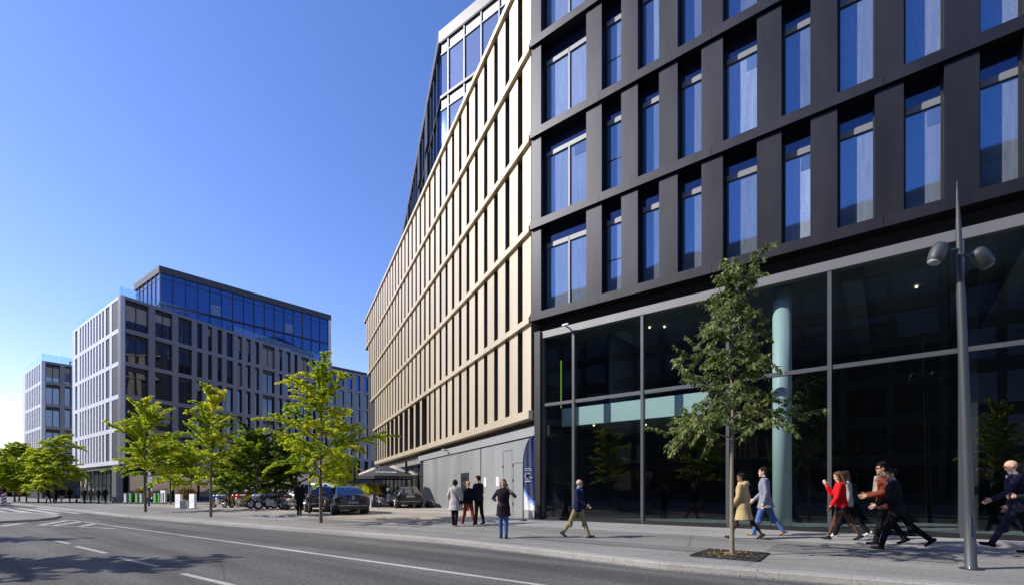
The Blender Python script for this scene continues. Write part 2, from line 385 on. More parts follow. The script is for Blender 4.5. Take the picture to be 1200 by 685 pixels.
# ------------------------------------------------------------------ the street plan
DF = Fr((.99, 20.0), (.787, -.617))            # dark street front of the corner building
GF = Fr((.90, 20.1), (.42, -.908))             # champagne side front (s runs back towards the corner)
KERB_SN = []                                   # the kerb in DF coordinates
def gp(x, y):
    s, n = DF.sn(x, y)
    f = max(0.0, min(1.0, (7.2-n)/7.2))
    fade = max(0.0, min(1.0, (48+s)/26.0))     # level again in the far square
    return .12+.18*f*fade
def at(u, v, road=False):
    g = 0.0 if road else .15
    for _ in range(12):
        Y = (CAMZ-g)*F_PX/(v-HY); X = (u-CX)/F_PX*Y
        if road: break
        g = gp(X, Y)
    return X, Y, (0.0 if road else g)
def depth_at(u, Y):
    X = (u-CX)/F_PX*Y
    return X, Y, gp(X, Y)
def zpix(v, Y): return CAMZ+(HY-v)/F_PX*Y
_k = []
for (u, v) in ((1095, 683.7), (780, 659.3), (595, 639), (520, 631), (220, 608.7), (170, 604.5), (142, 602.5), (120, 600), (63, 594)):
    Y = 1.38*F_PX/(v-HY); _k.append(((u-CX)/F_PX*Y, Y))
KERB_SN = [DF.sn(*p) for p in _k]
KERB_SN = [(KERB_SN[0][0]+30, KERB_SN[0][1]-.3)] + KERB_SN + [(KERB_SN[-1][0]-90, KERB_SN[-1][1]+.5), (KERB_SN[-1][0]-400, KERB_SN[-1][1]+.5)]
KERB_SN.sort()
def kerb_n(s): return interp(s, [k[0] for k in KERB_SN], [k[1] for k in KERB_SN])

def setting():
    mb = MB(); S = 900
    mb.poly([(-S, -S, -.03), (S, -S, -.03), (S, S, -.03), (-S, S, -.03)])
    struct(mb.build('ground', M['ground']))
    # road sheet
    mb = MB(); ss = sorted(set([-400, 60]+[k[0] for k in KERB_SN if -400 < k[0] < 60]))
    a = [DF.p(s, kerb_n(s)+.0, 0) for s in ss]; b = [DF.p(s, 17.2, 0) for s in ss]
    for i in range(len(ss)-1): mb.poly([a[i], b[i], b[i+1], a[i+1]])
    struct(mb.build('road', M['asphalt']))
    # pavement, sloping up to the walls
    mb = MB()
    ss = sorted(set([k[0] for k in KERB_SN if k[0] > -330]+[-330, -220, -150, -110]+[-90+i*2.5 for i in range(52)]))
    offs = [.30, .8, 1.6, 2.6, 3.6, 4.6, 5.6, 6.6, 7.6, 9, 12, 18, 30, 60, 120]
    nb = len(offs)
    for s in ss:
        k = kerb_n(s)
        for o in offs:
            x, y, _ = DF.p(s, k-o, 0); mb.v.append((x, y, gp(x, y) if o > .3 else .12))
    for i in range(len(ss)-1):
        for j in range(nb-1):
            q = i*nb+j; mb.face([q, q+nb, q+nb+1, q+1][::-1], 0, True)
    pv = struct(mb.build('pavement', M['pave']))
    mb = MB()                                         # granite kerb: one long strip with a real step
    for i in range(len(ss)-1):
        s0, s1 = ss[i], ss[i+1]; k0, k1 = kerb_n(s0), kerb_n(s1)
        mb.poly([DF.p(s0, k0-.302, .123), DF.p(s0, k0-.02, .123), DF.p(s1, k1-.02, .123), DF.p(s1, k1-.302, .123)])
        mb.poly([DF.p(s0, k0-.02, .123), DF.p(s0, k0, .1), DF.p(s1, k1, .1), DF.p(s1, k1-.02, .123)])
        mb.poly([DF.p(s0, k0, .1), DF.p(s0, k0+.01, -.02), DF.p(s1, k1+.01, -.02), DF.p(s1, k1, .1)])
    struct(mb.build('kerb', M['kerb']))
    mb = MB()                                         # gutter strip
    for i in range(len(ss)-1):
        s0, s1 = ss[i], ss[i+1]; k0, k1 = kerb_n(s0)+.01, kerb_n(s1)+.01
        mb.poly([DF.p(s0, k0, .004), DF.p(s0, k0+.22, .004), DF.p(s1, k1+.22, .004), DF.p(s1, k1, .004)])
    struct(mb.build('gutter', ground_mat('gutter_stone', ((.13, .13, .125), (.18, .178, .17), (.23, .225, .215)), .4, .5, False, None, STREET_RZ)))
    # slabs along the glazed front
    def sheet(name, mat, sns, dz, step=1.5):
        mb = MB(); (s0, s1, n0, n1) = sns
        a = max(1, int((s1-s0)/step)); b = max(1, int((n1-n0)/1.0))
        for i in range(a+1):
            for j in range(b+1):
                x, y, _ = DF.p(lerp(s0, s1, i/a), lerp(n0, n1, j/b), 0); mb.v.append((x, y, gp(x, y)+dz))
        for i in range(a):
            for j in range(b):
                q = i*(b+1)+j; mb.face([q, q+1, q+b+2, q+b+1], 0, True)
        return struct(mb.build(name, mat))
    sheet('paved_strip', M['slab'], (-3.0, 22, .02, 2.6), .004)
    # gravelly forecourt in front of the side wing
    mb = MB(); a, b = 26, 18
    for i in range(a+1):
        for j in range(b+1):
            s = lerp(-48, -4.0, i/a); n = lerp(-24, 3.6, j/b)
            x, y, _ = DF.p(s, n, 0); mb.v.append((x, y, gp(x, y)+.004))
    for i in range(a):
        for j in range(b):
            q = i*(b+1)+j; mb.face([q, q+1, q+b+2, q+b+1], 0, True)
    struct(mb.build('forecourt', M['fore']))
    # opposite pavement
    mb = MB(); mb.box(DF, -320, 60, 17.2, 60, -.02, .12); struct(mb.build('opposite_pavement', M['pave']))
    # splitter island by the crossing
    pts = [at(u, v, True)[:2] for (u, v) in ((-160, 640), (0, 612.6), (40, 610.5), (64, 607.6), (71, 605.3), (62, 603.3), (40, 602.0), (0, 601), (-160, 601))]
    mb = MB(); mb.prism(pts, -.01, .11, 0); struct(mb.build('traffic_island', M['kerb']))
    cx = sum(p[0] for p in pts)/len(pts); cy = sum(p[1] for p in pts)/len(pts)
    mb = MB(); mb.poly([(cx+(x-cx)*.93, cy+(y-cy)*.93, .114) for x, y in pts][::-1 if sum(pts[i][0]*pts[(i+1) % 9][1]-pts[(i+1) % 9][0]*pts[i][1] for i in range(9)) < 0 else 1])
    struct(mb.build('island_paving', M['pave']))
    # painted markings
    def strip(mb, p, q, w):
        a = Vector(at(p[0], p[1], True)); b = Vector(at(q[0], q[1], True)); d = (b-a).normalized(); o = Vector((-d.y, d.x, 0))*w/2
        z = Vector((0, 0, .004)); mb.poly([a-o+z, b-o+z, b+o+z, a+o+z])
    mb = MB()
    strip(mb, (82, 608.6), (300, 638.4), .12); strip(mb, (300, 638.4), (520, 669), .12); strip(mb, (520, 669), (760, 702.5), .12)
    struct(mb.build('lane_line', M['paint']))
    mb = MB()
    for a, b in (((64.4, 632.7), (80.8, 636.3)), ((89, 639.6), (125, 647.7)), ((137.7, 652.8), (185.6, 663.2)), ((214, 671.6), (275, 686))):
        strip(mb, a, b, .115)
    struct(mb.build('dashed_line', M['paint']))
    mb = MB()
    strip(mb, (0, 613.2), (82, 608.6), .16)
    strip(mb, (47, 614.8), (135, 618.6), .14)
    for a, b in (((47, 614.6), (80, 609)), ((63, 615.3), (95, 610.6)), ((93, 616.6), (111, 613)), ((0, 616), (27, 612.6))): strip(mb, a, b, .3)
    struct(mb.build('hatched_marking', M['paint']))
    mb = MB()
    for k in range(-3, 6):
        u0 = 0+k*20.5; v0 = 594.6; u1 = 43+k*25.5; v1 = 601.2
        if k == 5: continue
        a = Vector(at(u0, v0, True)); b = Vector(at(u1, v1, True))
        d = Vector((.787, -.617, 0)); o = Vector((.617, .787, 0))*.26; L = (b-a).dot(d)
        b = a+d*L; z = Vector((0, 0, .004)); mb.poly([a-o+z, b-o+z, b+o+z, a+o+z])
    struct(mb.build('zebra_crossing', M['paint']))
    # tarmac patch repairs in the pavement
    mb = MB()
    for (s0, s1, n0, n1) in ((-9.5, -6.0, 4.2, 5.3), (3.2, 8.6, 4.9, 5.6), (9.4, 12.5, 3.3, 4.6)):
        a = 6
        for i in range(a+1):
            for n in (n0, n1):
                x, y, _ = DF.p(lerp(s0, s1, i/a), n, 0); mb.v.append((x, y, gp(x, y)+.008))
        b = len(mb.v)-2*(a+1)
        for i in range(a): mb.face([b+2*i, b+2*i+1, b+2*i+3, b+2*i+2])
    struct(mb.build('pavement_patch', ground_mat('pavement_patch', ((.14, .137, .13), (.165, .16, .15), (.185, .18, .17)), .35, .5, False, None, STREET_RZ)))

# ------------------------------------------------------------------ corner building
Z0, ST = 8.5, 3.78
def corner_building():
    O = DF.p(0, 0, .3)
    B = thing('office_building', 'large corner office block with dark metal street front and champagne finned side wing', 'office building', O)
    def P(name, mb, mats): return mb.build(name, mats, B)
    cols_u = [(636, 687), (705, 728), (747.3, 772.3), (794, 822), (847, 887), (915.6, 950), (981, 1025), (1059, 1106.4), (1148, 1200)]
    cols = [(DF.s_at(a), DF.s_at(b)) for a, b in cols_u]
    cols[0] = (.25, cols[0][1])
    s = cols[-1][1]
    for w in (.85, .8, 1.0, .8): cols.append((s+.72, s+.72+w)); s = cols[-1][1]
    send = s+.7
    rnd = random.Random(4)
    nst = 5
    ztop = Z0+ST*nst
    # spandrel bands, shared line of the dark front
    for k in range(nst+1):
        mb = MB(); z = Z0+ST*k
        cuts = [-.25, 2.95, 7.0, 11.4, 15.6, send]
        for a, b in zip(cuts[:-1], cuts[1:]): mb.box(DF, a+.005, b-.005, -.52, .1, z, z+.31)
        P('spandrel_band', mb, M['dark'])
    edges = [(-.22, cols[0][0])]+[(cols[i][1], cols[i+1][0]) for i in range(len(cols)-1)]+[(cols[-1][1], send)]
    for k in range(nst):
        z = Z0+ST*k
        for j, (a, b) in enumerate(edges):
            mb = MB(); mb.box(DF, a, b, -.5, 0, z+.312, z+ST-.002); P('pilaster', mb, M['dark'])
        for j, (a, b) in enumerate(cols):
            zb, zt = z+.31, z+ST
            mb = MB()
            for (s0, s1, q0, q1) in ((a, a+.05, zb, zt), (b-.05, b, zb, zt), (a+.05, b-.05, zb, zb+.05)): mb.box(DF, s0+.002, s1-.002, -.47, -.33, q0, q1)
            mid = [lerp(a, b, .54)] if j == 0 else []
            for q in mid: mb.box(DF, q-.035, q+.035, -.46, -.33, zb+.05, zt-.62, 1)
            if j == 1: mb.box(DF, a+.05, b-.05, -.42, -.37, zb+1.35, zb+1.375)
            mb.box(DF, a+.05, b-.05, -.45, -.33, zt-.78, zt-.62, 1); mb.box(DF, a+.05, b-.05, -.45, -.35, zt-.62, zt-.585, 1)
            w = P('window', mb, [M['black'], M['blind']])
            mb = MB(); t = rnd.uniform(-.004, .004)
            mb.poly([DF.p(a+.04, -.39, zb+.04), DF.p(b-.04, -.39+t, zb+.04), DF.p(b-.04, -.39+t, zt-.7), DF.p(a+.04, -.39, zt-.7)])
            mb.build('pane', M['pane_pale' if j == 0 or (j, k) in ((1, 0), (2, 2), (5, 0), (4, 1)) else 'pane_blue'], w)
            mb = MB(); mb.poly([DF.p(a+.04, -.385, zt-.64), DF.p(b-.04, -.385, zt-.64), DF.p(b-.04, -.385, zt), DF.p(a+.04, -.385, zt)])
            mb.build('transom_pane', M['pane_span'], w)
            if j in (0, 4, 5, 7, 8) and (k+j) % 2 == 1:
                mb = MB(); c = b-.05-(b-a)*.33; mb.box(DF, c, b-.06, -.388, -.383, zt-1.25, zt-.8); mb.build('blind', M['blindcloth' if False else 'pane_sky'], w)
    # inner hull behind the windows, roof
    hull = [DF.p(.22, -.5, 0)[:2], DF.p(send, -.5, 0)[:2], DF.p(send, -30, 0)[:2], GF.p(-49.4, -22, 0)[:2], GF.p(-49.4, -.55, 0)[:2], GF.p(-.3, -.55, 0)[:2]]
    mb = MB(); mb.prism(hull, 8.22, Z0+ST*4, 0); mb.prism([hull[0], hull[1], hull[2], GF.p(-14, -22, 0)[:2], GF.p(-8, -2.0, 0)[:2], GF.p(-2.2, -1.4, 0)[:2]], Z0+ST*4, ztop, 0)
    P('inner_wall', mb, M['reveal'])
    # side hull (lower floors of the wing)
    mb = MB(); mb.prism([GF.p(-.35, -.55, 0)[:2], GF.p(-46, -.55, 0)[:2], GF.p(-46, -9, 0)[:2], GF.p(-22, -9, 0)[:2], GF.p(-4, -1.6, 0)[:2]], 4.3, 8.2, 0); P('inner_wall', mb, M['reveal'])
    # ---------- champagne wing
    ends = [39.9, 41.2, 43.2, 45.6, 47.6]           # the far end leans outwards storey by storey
    zs = [4.52, Z0, Z0+ST, Z0+2*ST, Z0+3*ST]; zt5 = Z0+4*ST
    for k, z in enumerate(zs+[zt5]):
        e = ends[min(k, 4)] if k < 5 else 48.6
        mb = MB(); h = .25 if k else .34
        cuts = [-.17, -7.1, -14.2, -21.3, -28.4, -35.5, -e]
        for a, b in zip(cuts[:-1], cuts[1:]): mb.box(GF, a-.004, b+.004, -.6, .15, z, z+h)
        P('spandrel_band', mb, M['gold'])
    fins, gaps = [], []
    for k, z in enumerate(zs):
        zt = (zs[k+1] if k < 4 else zt5)-.002; z += .342 if k == 0 else .252
        e = ends[k]-.3; t = .24
        first = True
        while t < e:
            wide = (k == 0 and t > 15.3)
            if k == 0 and t > 15.3:
                w, pitch = .55, 1.36 if t > 31 else 2.05
            else:
                w, pitch = (.80 if first else .87), (1.3 if first else 1.36)
            first = False
            fins.append((t, min(t+w, e+.3), z, zt))
            if t+pitch < e: gaps.append((t+w, t+pitch, z, zt, pitch-w > .8))
            t += pitch
    fins.sort(key=lambda q: q[0]); gaps.sort(key=lambda q: q[0])
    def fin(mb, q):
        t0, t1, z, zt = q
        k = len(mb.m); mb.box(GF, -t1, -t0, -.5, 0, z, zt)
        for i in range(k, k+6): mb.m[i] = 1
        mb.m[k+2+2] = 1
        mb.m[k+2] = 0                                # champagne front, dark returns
    for q in fins[:99]:
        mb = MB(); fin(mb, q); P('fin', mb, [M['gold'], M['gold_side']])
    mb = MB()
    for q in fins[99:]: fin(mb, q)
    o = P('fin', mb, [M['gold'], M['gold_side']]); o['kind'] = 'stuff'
    def gap(mb, q):
        t0, t1, z, zt, wide = q
        mb.box(GF, -t1+.002, -t0-.002, -.46, -.4, zt-.42, zt, 1); mb.box(GF, -t1+.002, -t0-.002, -.46, -.4, z, z+.06, 1)
        if wide: mb.box(GF, -(t0+t1)/2-.03, -(t0+t1)/2+.03, -.45, -.38, z+.06, zt-.42, 1)
        mb.poly([GF.p(-t1, -.43, z), GF.p(-t0, -.43, z), GF.p(-t0, -.43, zt), GF.p(-t1, -.43, zt)], 0)
    for q in gaps[:99]:
        mb = MB(); gap(mb, q); P('slit_window', mb, [M['pane_slit'], M['black']])
    mb = MB()
    for q in gaps[99:]: gap(mb, q)
    o = P('slit_window', mb, [M['pane_slit'], M['black']]); o['kind'] = 'stuff'
    # far end wall, leaning
    mb = MB()
    for k, z in enumerate(zs):
        zt = zs[k+1] if k < 4 else zt5+.34
        mb.box(GF, -ends[k]-.02, -ends[k]+.3, -12, -.02, z, zt)
    P('end_wall', mb, M['reveal'])
    # ---------- steel plinth of the wing: fascia, panels, doors
    mb = MB(); mb.box(GF, -.28, -20.6, -.9, -.22, 3.84, 4.26); P('fascia', mb, M['fascia_pale'])
    mb = MB(); mb.box(GF, -20.62, -40.5, -1.2, -.42, 3.7, 4.26); P('fascia', mb, M['grey_metal'])
    mb = MB(); mb.box(GF, .02, -40.5, -1.3, -.45, 4.26, 4.52); P('soffit', mb, M['reveal'])
    seams = [1.15, 2.25, 3.35, 4.45, 4.85, 6.0, 7.1]
    ta = -GF.s_at(563, -.3); tb = -GF.s_at(549.5, -.3); tc = -GF.s_at(540.5, -.3)
    cuts = [.35, 1.5, 2.7, 3.9, ta-.1, ta, tb, tc]
    t = tc
    while t < 19: t += 1.3; cuts.append(min(t, 20.4))
    for a, b in zip(cuts[:-1], cuts[1:]):
        if abs(a-tb) < 1e-6:                        # open doorway, panel only above
            mb = MB(); mb.box(GF, -b+.006, -a-.006, -.34, -.3, 2.55, 3.8); P('cladding_panel', mb, M['grey_metal']); continue
        if abs(b-ta) < 1e-6:
            mb = MB(); mb.box(GF, -b+.006, -a-.006, -.34, -.3, .3, 1.9); P('cladding_panel', mb, M['grey_metal']); continue
        mb = MB(); mb.box(GF, -b+.006, -a-.006, -.34, -.3, .22, 3.8); P('cladding_panel', mb, M['grey_metal'])
    mb = MB(); mb.box(GF, -20.4, -.3, -.9, -.36, .2, 3.84); P('plinth_wall', mb, M['black'])
    mb = MB(); mb.box(GF, -tc-.03, -tb+.03, -.35, -.28, .25, 2.55); d = P('door', mb, M['black'])
    mb = MB(); mb.box(GF, -tc+.12, -tb-.35, -.278, -.27, .5, 2.4); mb.build('pane', M['pane_dark'], d)
    mb = MB(); mb.box(GF, -tb-.22, -tb-.17, -.278, -.22, 1.05, 1.5); mb.build('handle', M['chrome'], d)
    # raised service doors with hinges
    for (t0, t1, zt) in ((1.55, 2.65, 2.75), (2.78, 3.82, 3.4)):
        mb = MB()
        for (a, b, q0, q1) in ((t0, t0+.02, .3, zt), (t1-.02, t1, .3, zt), (t0, t1, zt, zt+.02)): mb.box(GF, -b, -a, -.299, -.292, q0, q1, 0)
        d = P('service_door', mb, M['reveal'])
        mb = MB()
        for q in (.8, 1.9, 2.6): mb.box(GF, -t1-.03, -t1+.03, -.3, -.27, q, q+.14)
        mb.build('hinge', M['black'], d)
    # corner post
    mb = MB(); mb.box(DF, -.17, .12, -.9, -.12, .22, 8.1); P('corner_post', mb, M['black'])
    mb = MB(); mb.box(GF, -.06, -.27, -.8, -.2, 3.84, 4.27); P('corner_post', mb, M['fascia_pale'])
    # café glazing under the far wing
    for i in range(9):
        a = 20.7+i*2.15; mb = MB(); mb.box(GF, -a-2.05, -a, -.82, -.78, .3, 3.7); w = P('cafe_window', mb, M['pane_dark'])
        mb = MB(); mb.box(GF, -a-2.15, -a-2.05, -.88, -.72, .3, 3.7); mb.build('frame', M['black'], w)
    # ---------- glazed lobby
    mul = [.15, 1.64, 4.5, 7.4, 10.16, 12.95, 15.75, 18.5, send-.1]
    mb = MB(); mb.box(DF, .13, send, -.5, -.2, 7.8, 8.08); P('fascia', mb, M['fascia'])
    mb = MB(); mb.box(DF, .0, send, -1.0, -.42, 8.08, 8.497); P('soffit', mb, M['reveal'])
    for i, m in enumerate(mul):
        mb = MB(); w = .05 if i else .08; mb.box(DF, m-w, m+w, -.42, -.22, .3, 7.8); P('mullion', mb, M['mullion'])
    for a, b in zip(mul[:-1], mul[1:]):
        mb = MB(); mb.box(DF, a+.052, b-.052, -.4, -.25, 4.98, 5.1); P('transom', mb, M['mullion'])
        mb = MB(); mb.box(DF, a+.052, b-.052, -.4, -.2, .3, .42); P('sill', mb, M['black'])
        for z0, z1 in ((.42, 4.98), (5.1, 7.8)):
            mb = MB(); mb.poly([DF.p(a+.04, -.32, z0), DF.p(b-.04, -.32, z0), DF.p(b-.04, -.32, z1), DF.p(a+.04, -.32, z1)])
            P('glass_pane', mb, M['lobby_glass'])
    # interior
    def room(name, mat, *q):
        mb = MB(); mb.box(DF, *q); return P(name, mb, mat)
    room('lobby_floor', M['lobby_floor'], .0, send+3, -14, -.45, .2, .31)
    room('lobby_wall', M['lobby_dark'], .0, send+3, -12.2, -12, .31, 8.2)
    room('lobby_wall', M['lobby_dark'], send+3, send+3.2, -12, -.5, .31, 8.2)
    room('lobby_wall', M['lobby_dark'], -.0, .13, -12, -.9, .31, 8.2)
    room('lobby_ceiling', M['lobby_ceiling'], .0, send+3, -14, -.45, 8.1, 8.2)
    room('mezzanine_edge', M['palepanel'], .5, 6.6, -1.35, -1.2, 4.22, 4.97)
    room('mezzanine_floor', M['lobby_ceiling'], .5, 6.6, -6, -1.36, 4.3, 4.9)
    room('lobby_counter', M['lobby_dark'], 7.5, 11.5, -8.8, -8, .31, 1.45)
    room('inner_partition', M['lobby_ceiling'], 2.2, 2.35, -7.5, -2.2, 4.9, 8.1)
    room('inner_partition', M['lobby_dark'], 13.4, 13.6, -9, -3.5, .31, 8.1)
    room('light_strip', M['limestrip'], .52, .56, -1.1, -1.06, 5.0, 7.0)
    for sx, nn in ((DF.s_at(916.5, -1.0), -1.0), (16.2, -5.0)):
        mb = MB(); mb.lathe(DF.p(sx, nn, .31), [(.27, 0), (.27, 7.8)], 24); P('column', mb, M['teal'])
    for a in (3.0, 6.5, 10.4, 14.2, 17.5):
        mb = MB(); mb.box(DF, a, a+.5, -11.9, -.9, 7.62, 8.1); P('ceiling_beam', mb, M['lobby_ceiling'])
    for sx, nn, z in ((3.9, -2.4, 8.06), (4.4, -2.7, 8.06), (1.6, -2.0, 4.27), (3.4, -3.2, 4.27), (5.4, -3.2, 4.27), (2.0, -3.0, 8.06), (12.2, -4, 8.06)):
        mb = MB(); mb.lathe(DF.p(sx, nn, z), [(.04, -.03), (.04, .03)], 10); P('downlight', mb, M['lit'])
    # solid side and back walls so that no sun leaks in
    mb = MB(); mb.box(DF, send, send+.4, -30, -.5, .2, ztop); mb.box(DF, -5, send, -30.4, -30, .2, 8.3); P('party_wall', mb, M['bgrey'])
    # camera on the fascia and on the plinth
    # ---------- rooftop storeys
    PF = Fr((-4.98, 34.0), (.787, -.617)); SF = Fr((-4.98, 34.0), (.31, -.95))
    L1, L2 = 26.0, 42.0
    plan = [PF.p(0.12, -.12, 0)[:2], PF.p(L1, -.12, 0)[:2], PF.p(L1, -18, 0)[:2], SF.p(-L2, -14, 0)[:2], SF.p(-L2, -.12, 0)[:2]]
    mb = MB(); mb.prism(plan, zt5-.2, 32.7); P('rooftop_core', mb, M['reveal'])
    cap = [PF.p(-.12, .12, 0)[:2], PF.p(L1, .12, 0)[:2], PF.p(L1, -18, 0)[:2], SF.p(-L2, -14, 0)[:2], SF.p(-L2, .12, 0)[:2]]
    mb = MB(); mb.prism(cap, 32.85, 33.65); P('roof_cap', mb, M['cap'])
    for i, (z0, z1) in enumerate(((zt5+.1, 24.9), (25.15, 28.85), (29.1, 32.75))):
        q = [.0, .74]
        while q[-1] < L1-1.6: q.append(q[-1]+1.53)
        for a, b in zip(q[:-1], q[1:]):
            mb = MB(); mb.poly([PF.p(a+.03, -.04, z0), PF.p(b-.03, -.04, z0), PF.p(b-.03, -.04, z1), PF.p(a+.03, -.04, z1)])
            w = P('rooftop_window', mb, M['pane_sky'])
            mb = MB(); mb.box(PF, b-.04, b+.04, -.1, .06, z0, z1); mb.box(PF, a, b-.04, -.1, .03, z1-.75, z1-.68); mb.build('frame', M['penthouse_frame'], w)
            if i > 0 and z1-z0 > 3:
                mb = MB(); mb.box(PF, a+.05, b-.05, -.038, -.03, z1-.68, z1-.02); mb.build('blind', M['fascia_pale'], w)
        q = [0]
        while q[-1] < L2: q.append(q[-1]+1.6)
        for j, (a, b) in enumerate(zip(q[:-1], q[1:])):
            mb = MB(); mb.poly([SF.p(-b+.03, -.04, z0), SF.p(-a-.03, -.04, z0), SF.p(-a-.03, -.04, z1), SF.p(-b+.03, -.04, z1)])
            w = P('rooftop_window', mb, M['roof_glass'])
            mb = MB(); mb.box(SF, -b-.04, -b+.04, -.1, .05, z0, z1); mb.build('frame', M['fascia'], w)
            if i > 0 and j in (3, 6, 12): mb = MB(); mb.box(SF, -b+.1, -a-.3, -.03, .25, z0+.2, z1-.3); mb.build('opening_casement', M['black'], w)
        mb = MB(); mb.box(PF, 0, L1, -.1, .1, z1+.02, z1+.22); mb.box(SF, -L2, -.1, -.1, .08, z1+.02, z1+.22); P('floor_edge', mb, M['black'] if i < 2 else M['reveal'])
    return B

def block_front(B, fr, wins, zs, ztop, sgn, end, mats, band=.5, depth=.3, sides=None, wname='window', divided=True, stuff_narrow=False, pane='pane_dark', base_n=0.0):
    """wall of piers and bands with recessed windows; wins are (a, b) runs along the wall, zs the storey floors"""
    P = lambda name, mb, mm: mb.build(name, mm, B)
    q = lambda t: sgn*t
    mb = MB(); ed = 0.0
    allz = zs+[ztop]
    for k in range(len(allz)):
        z = allz[k]; h = band if k < len(zs) else .35
        mb.box(fr, q(0), q(end), -depth-.1, .0, z, z+h)
    for k in range(len(zs)):
        z0, z1 = zs[k]+band, allz[k+1]
        x = 0.0
        for a, b in wins+[(end, end)]:
            if a-x > .01: mb.box(fr, q(x), q(a), -depth-.1, -.012, z0+.001, z1-.001)
            x = b
    P('wall', mb, mats)
    narrow = MB()
    for k in range(len(zs)):
        z0, z1 = zs[k]+band, allz[k+1]
        rr = random.Random(k*7+3)
        for i, (a, b) in enumerate(wins):
            wide = b-a > 1.6
            mb = narrow if (stuff_narrow and not wide) else MB()
            lo, hi = sorted((q(a), q(b)))
            if stuff_narrow and not wide:
                mb.poly([fr.p(lo, -depth+.02, z0), fr.p(hi, -depth+.02, z0), fr.p(hi, -depth+.02, z1), fr.p(lo, -depth+.02, z1)], 0)
                mb.box(fr, lo, hi, -depth, -depth+.08, z1-.5, z1, 1); continue
            mb.box(fr, lo, lo+.06, -depth, -depth+.1, z0, z1); mb.box(fr, hi-.06, hi, -depth, -depth+.1, z0, z1)
            mb.box(fr, lo+.06, hi-.06, -depth, -depth+.1, z1-(.55 if wide else .3), z1)
            if wide and divided:
                c = lerp(lo, hi, .5); mb.box(fr, c-.05, c+.05, -depth, -depth+.09, z0, z1-.55)
            w = P(wname, mb, M['black'])
            mb = MB(); t = rr.uniform(-.02, .02); zz = z1-(.5 if wide else .25)
            mb.poly([fr.p(lo+.05, -depth+.03, z0), fr.p(hi-.05, -depth+.03+t, z0), fr.p(hi-.05, -depth+.03+t, zz), fr.p(lo+.05, -depth+.03, zz)])
            mb.build('pane', M[pane], w)
            if rr.random() < .22:
                mb = MB(); d = (z1-z0)*rr.choice((.3, .55, .95)); mb.box(fr, lo+.07, hi-.07, -depth+.036, -depth+.05, zz-d, zz); mb.build('blind', M['blindcloth'], w)
    if stuff_narrow:
        o = P('narrow_' + wname, narrow, [M[pane], M['black']]); o['kind'] = 'stuff'

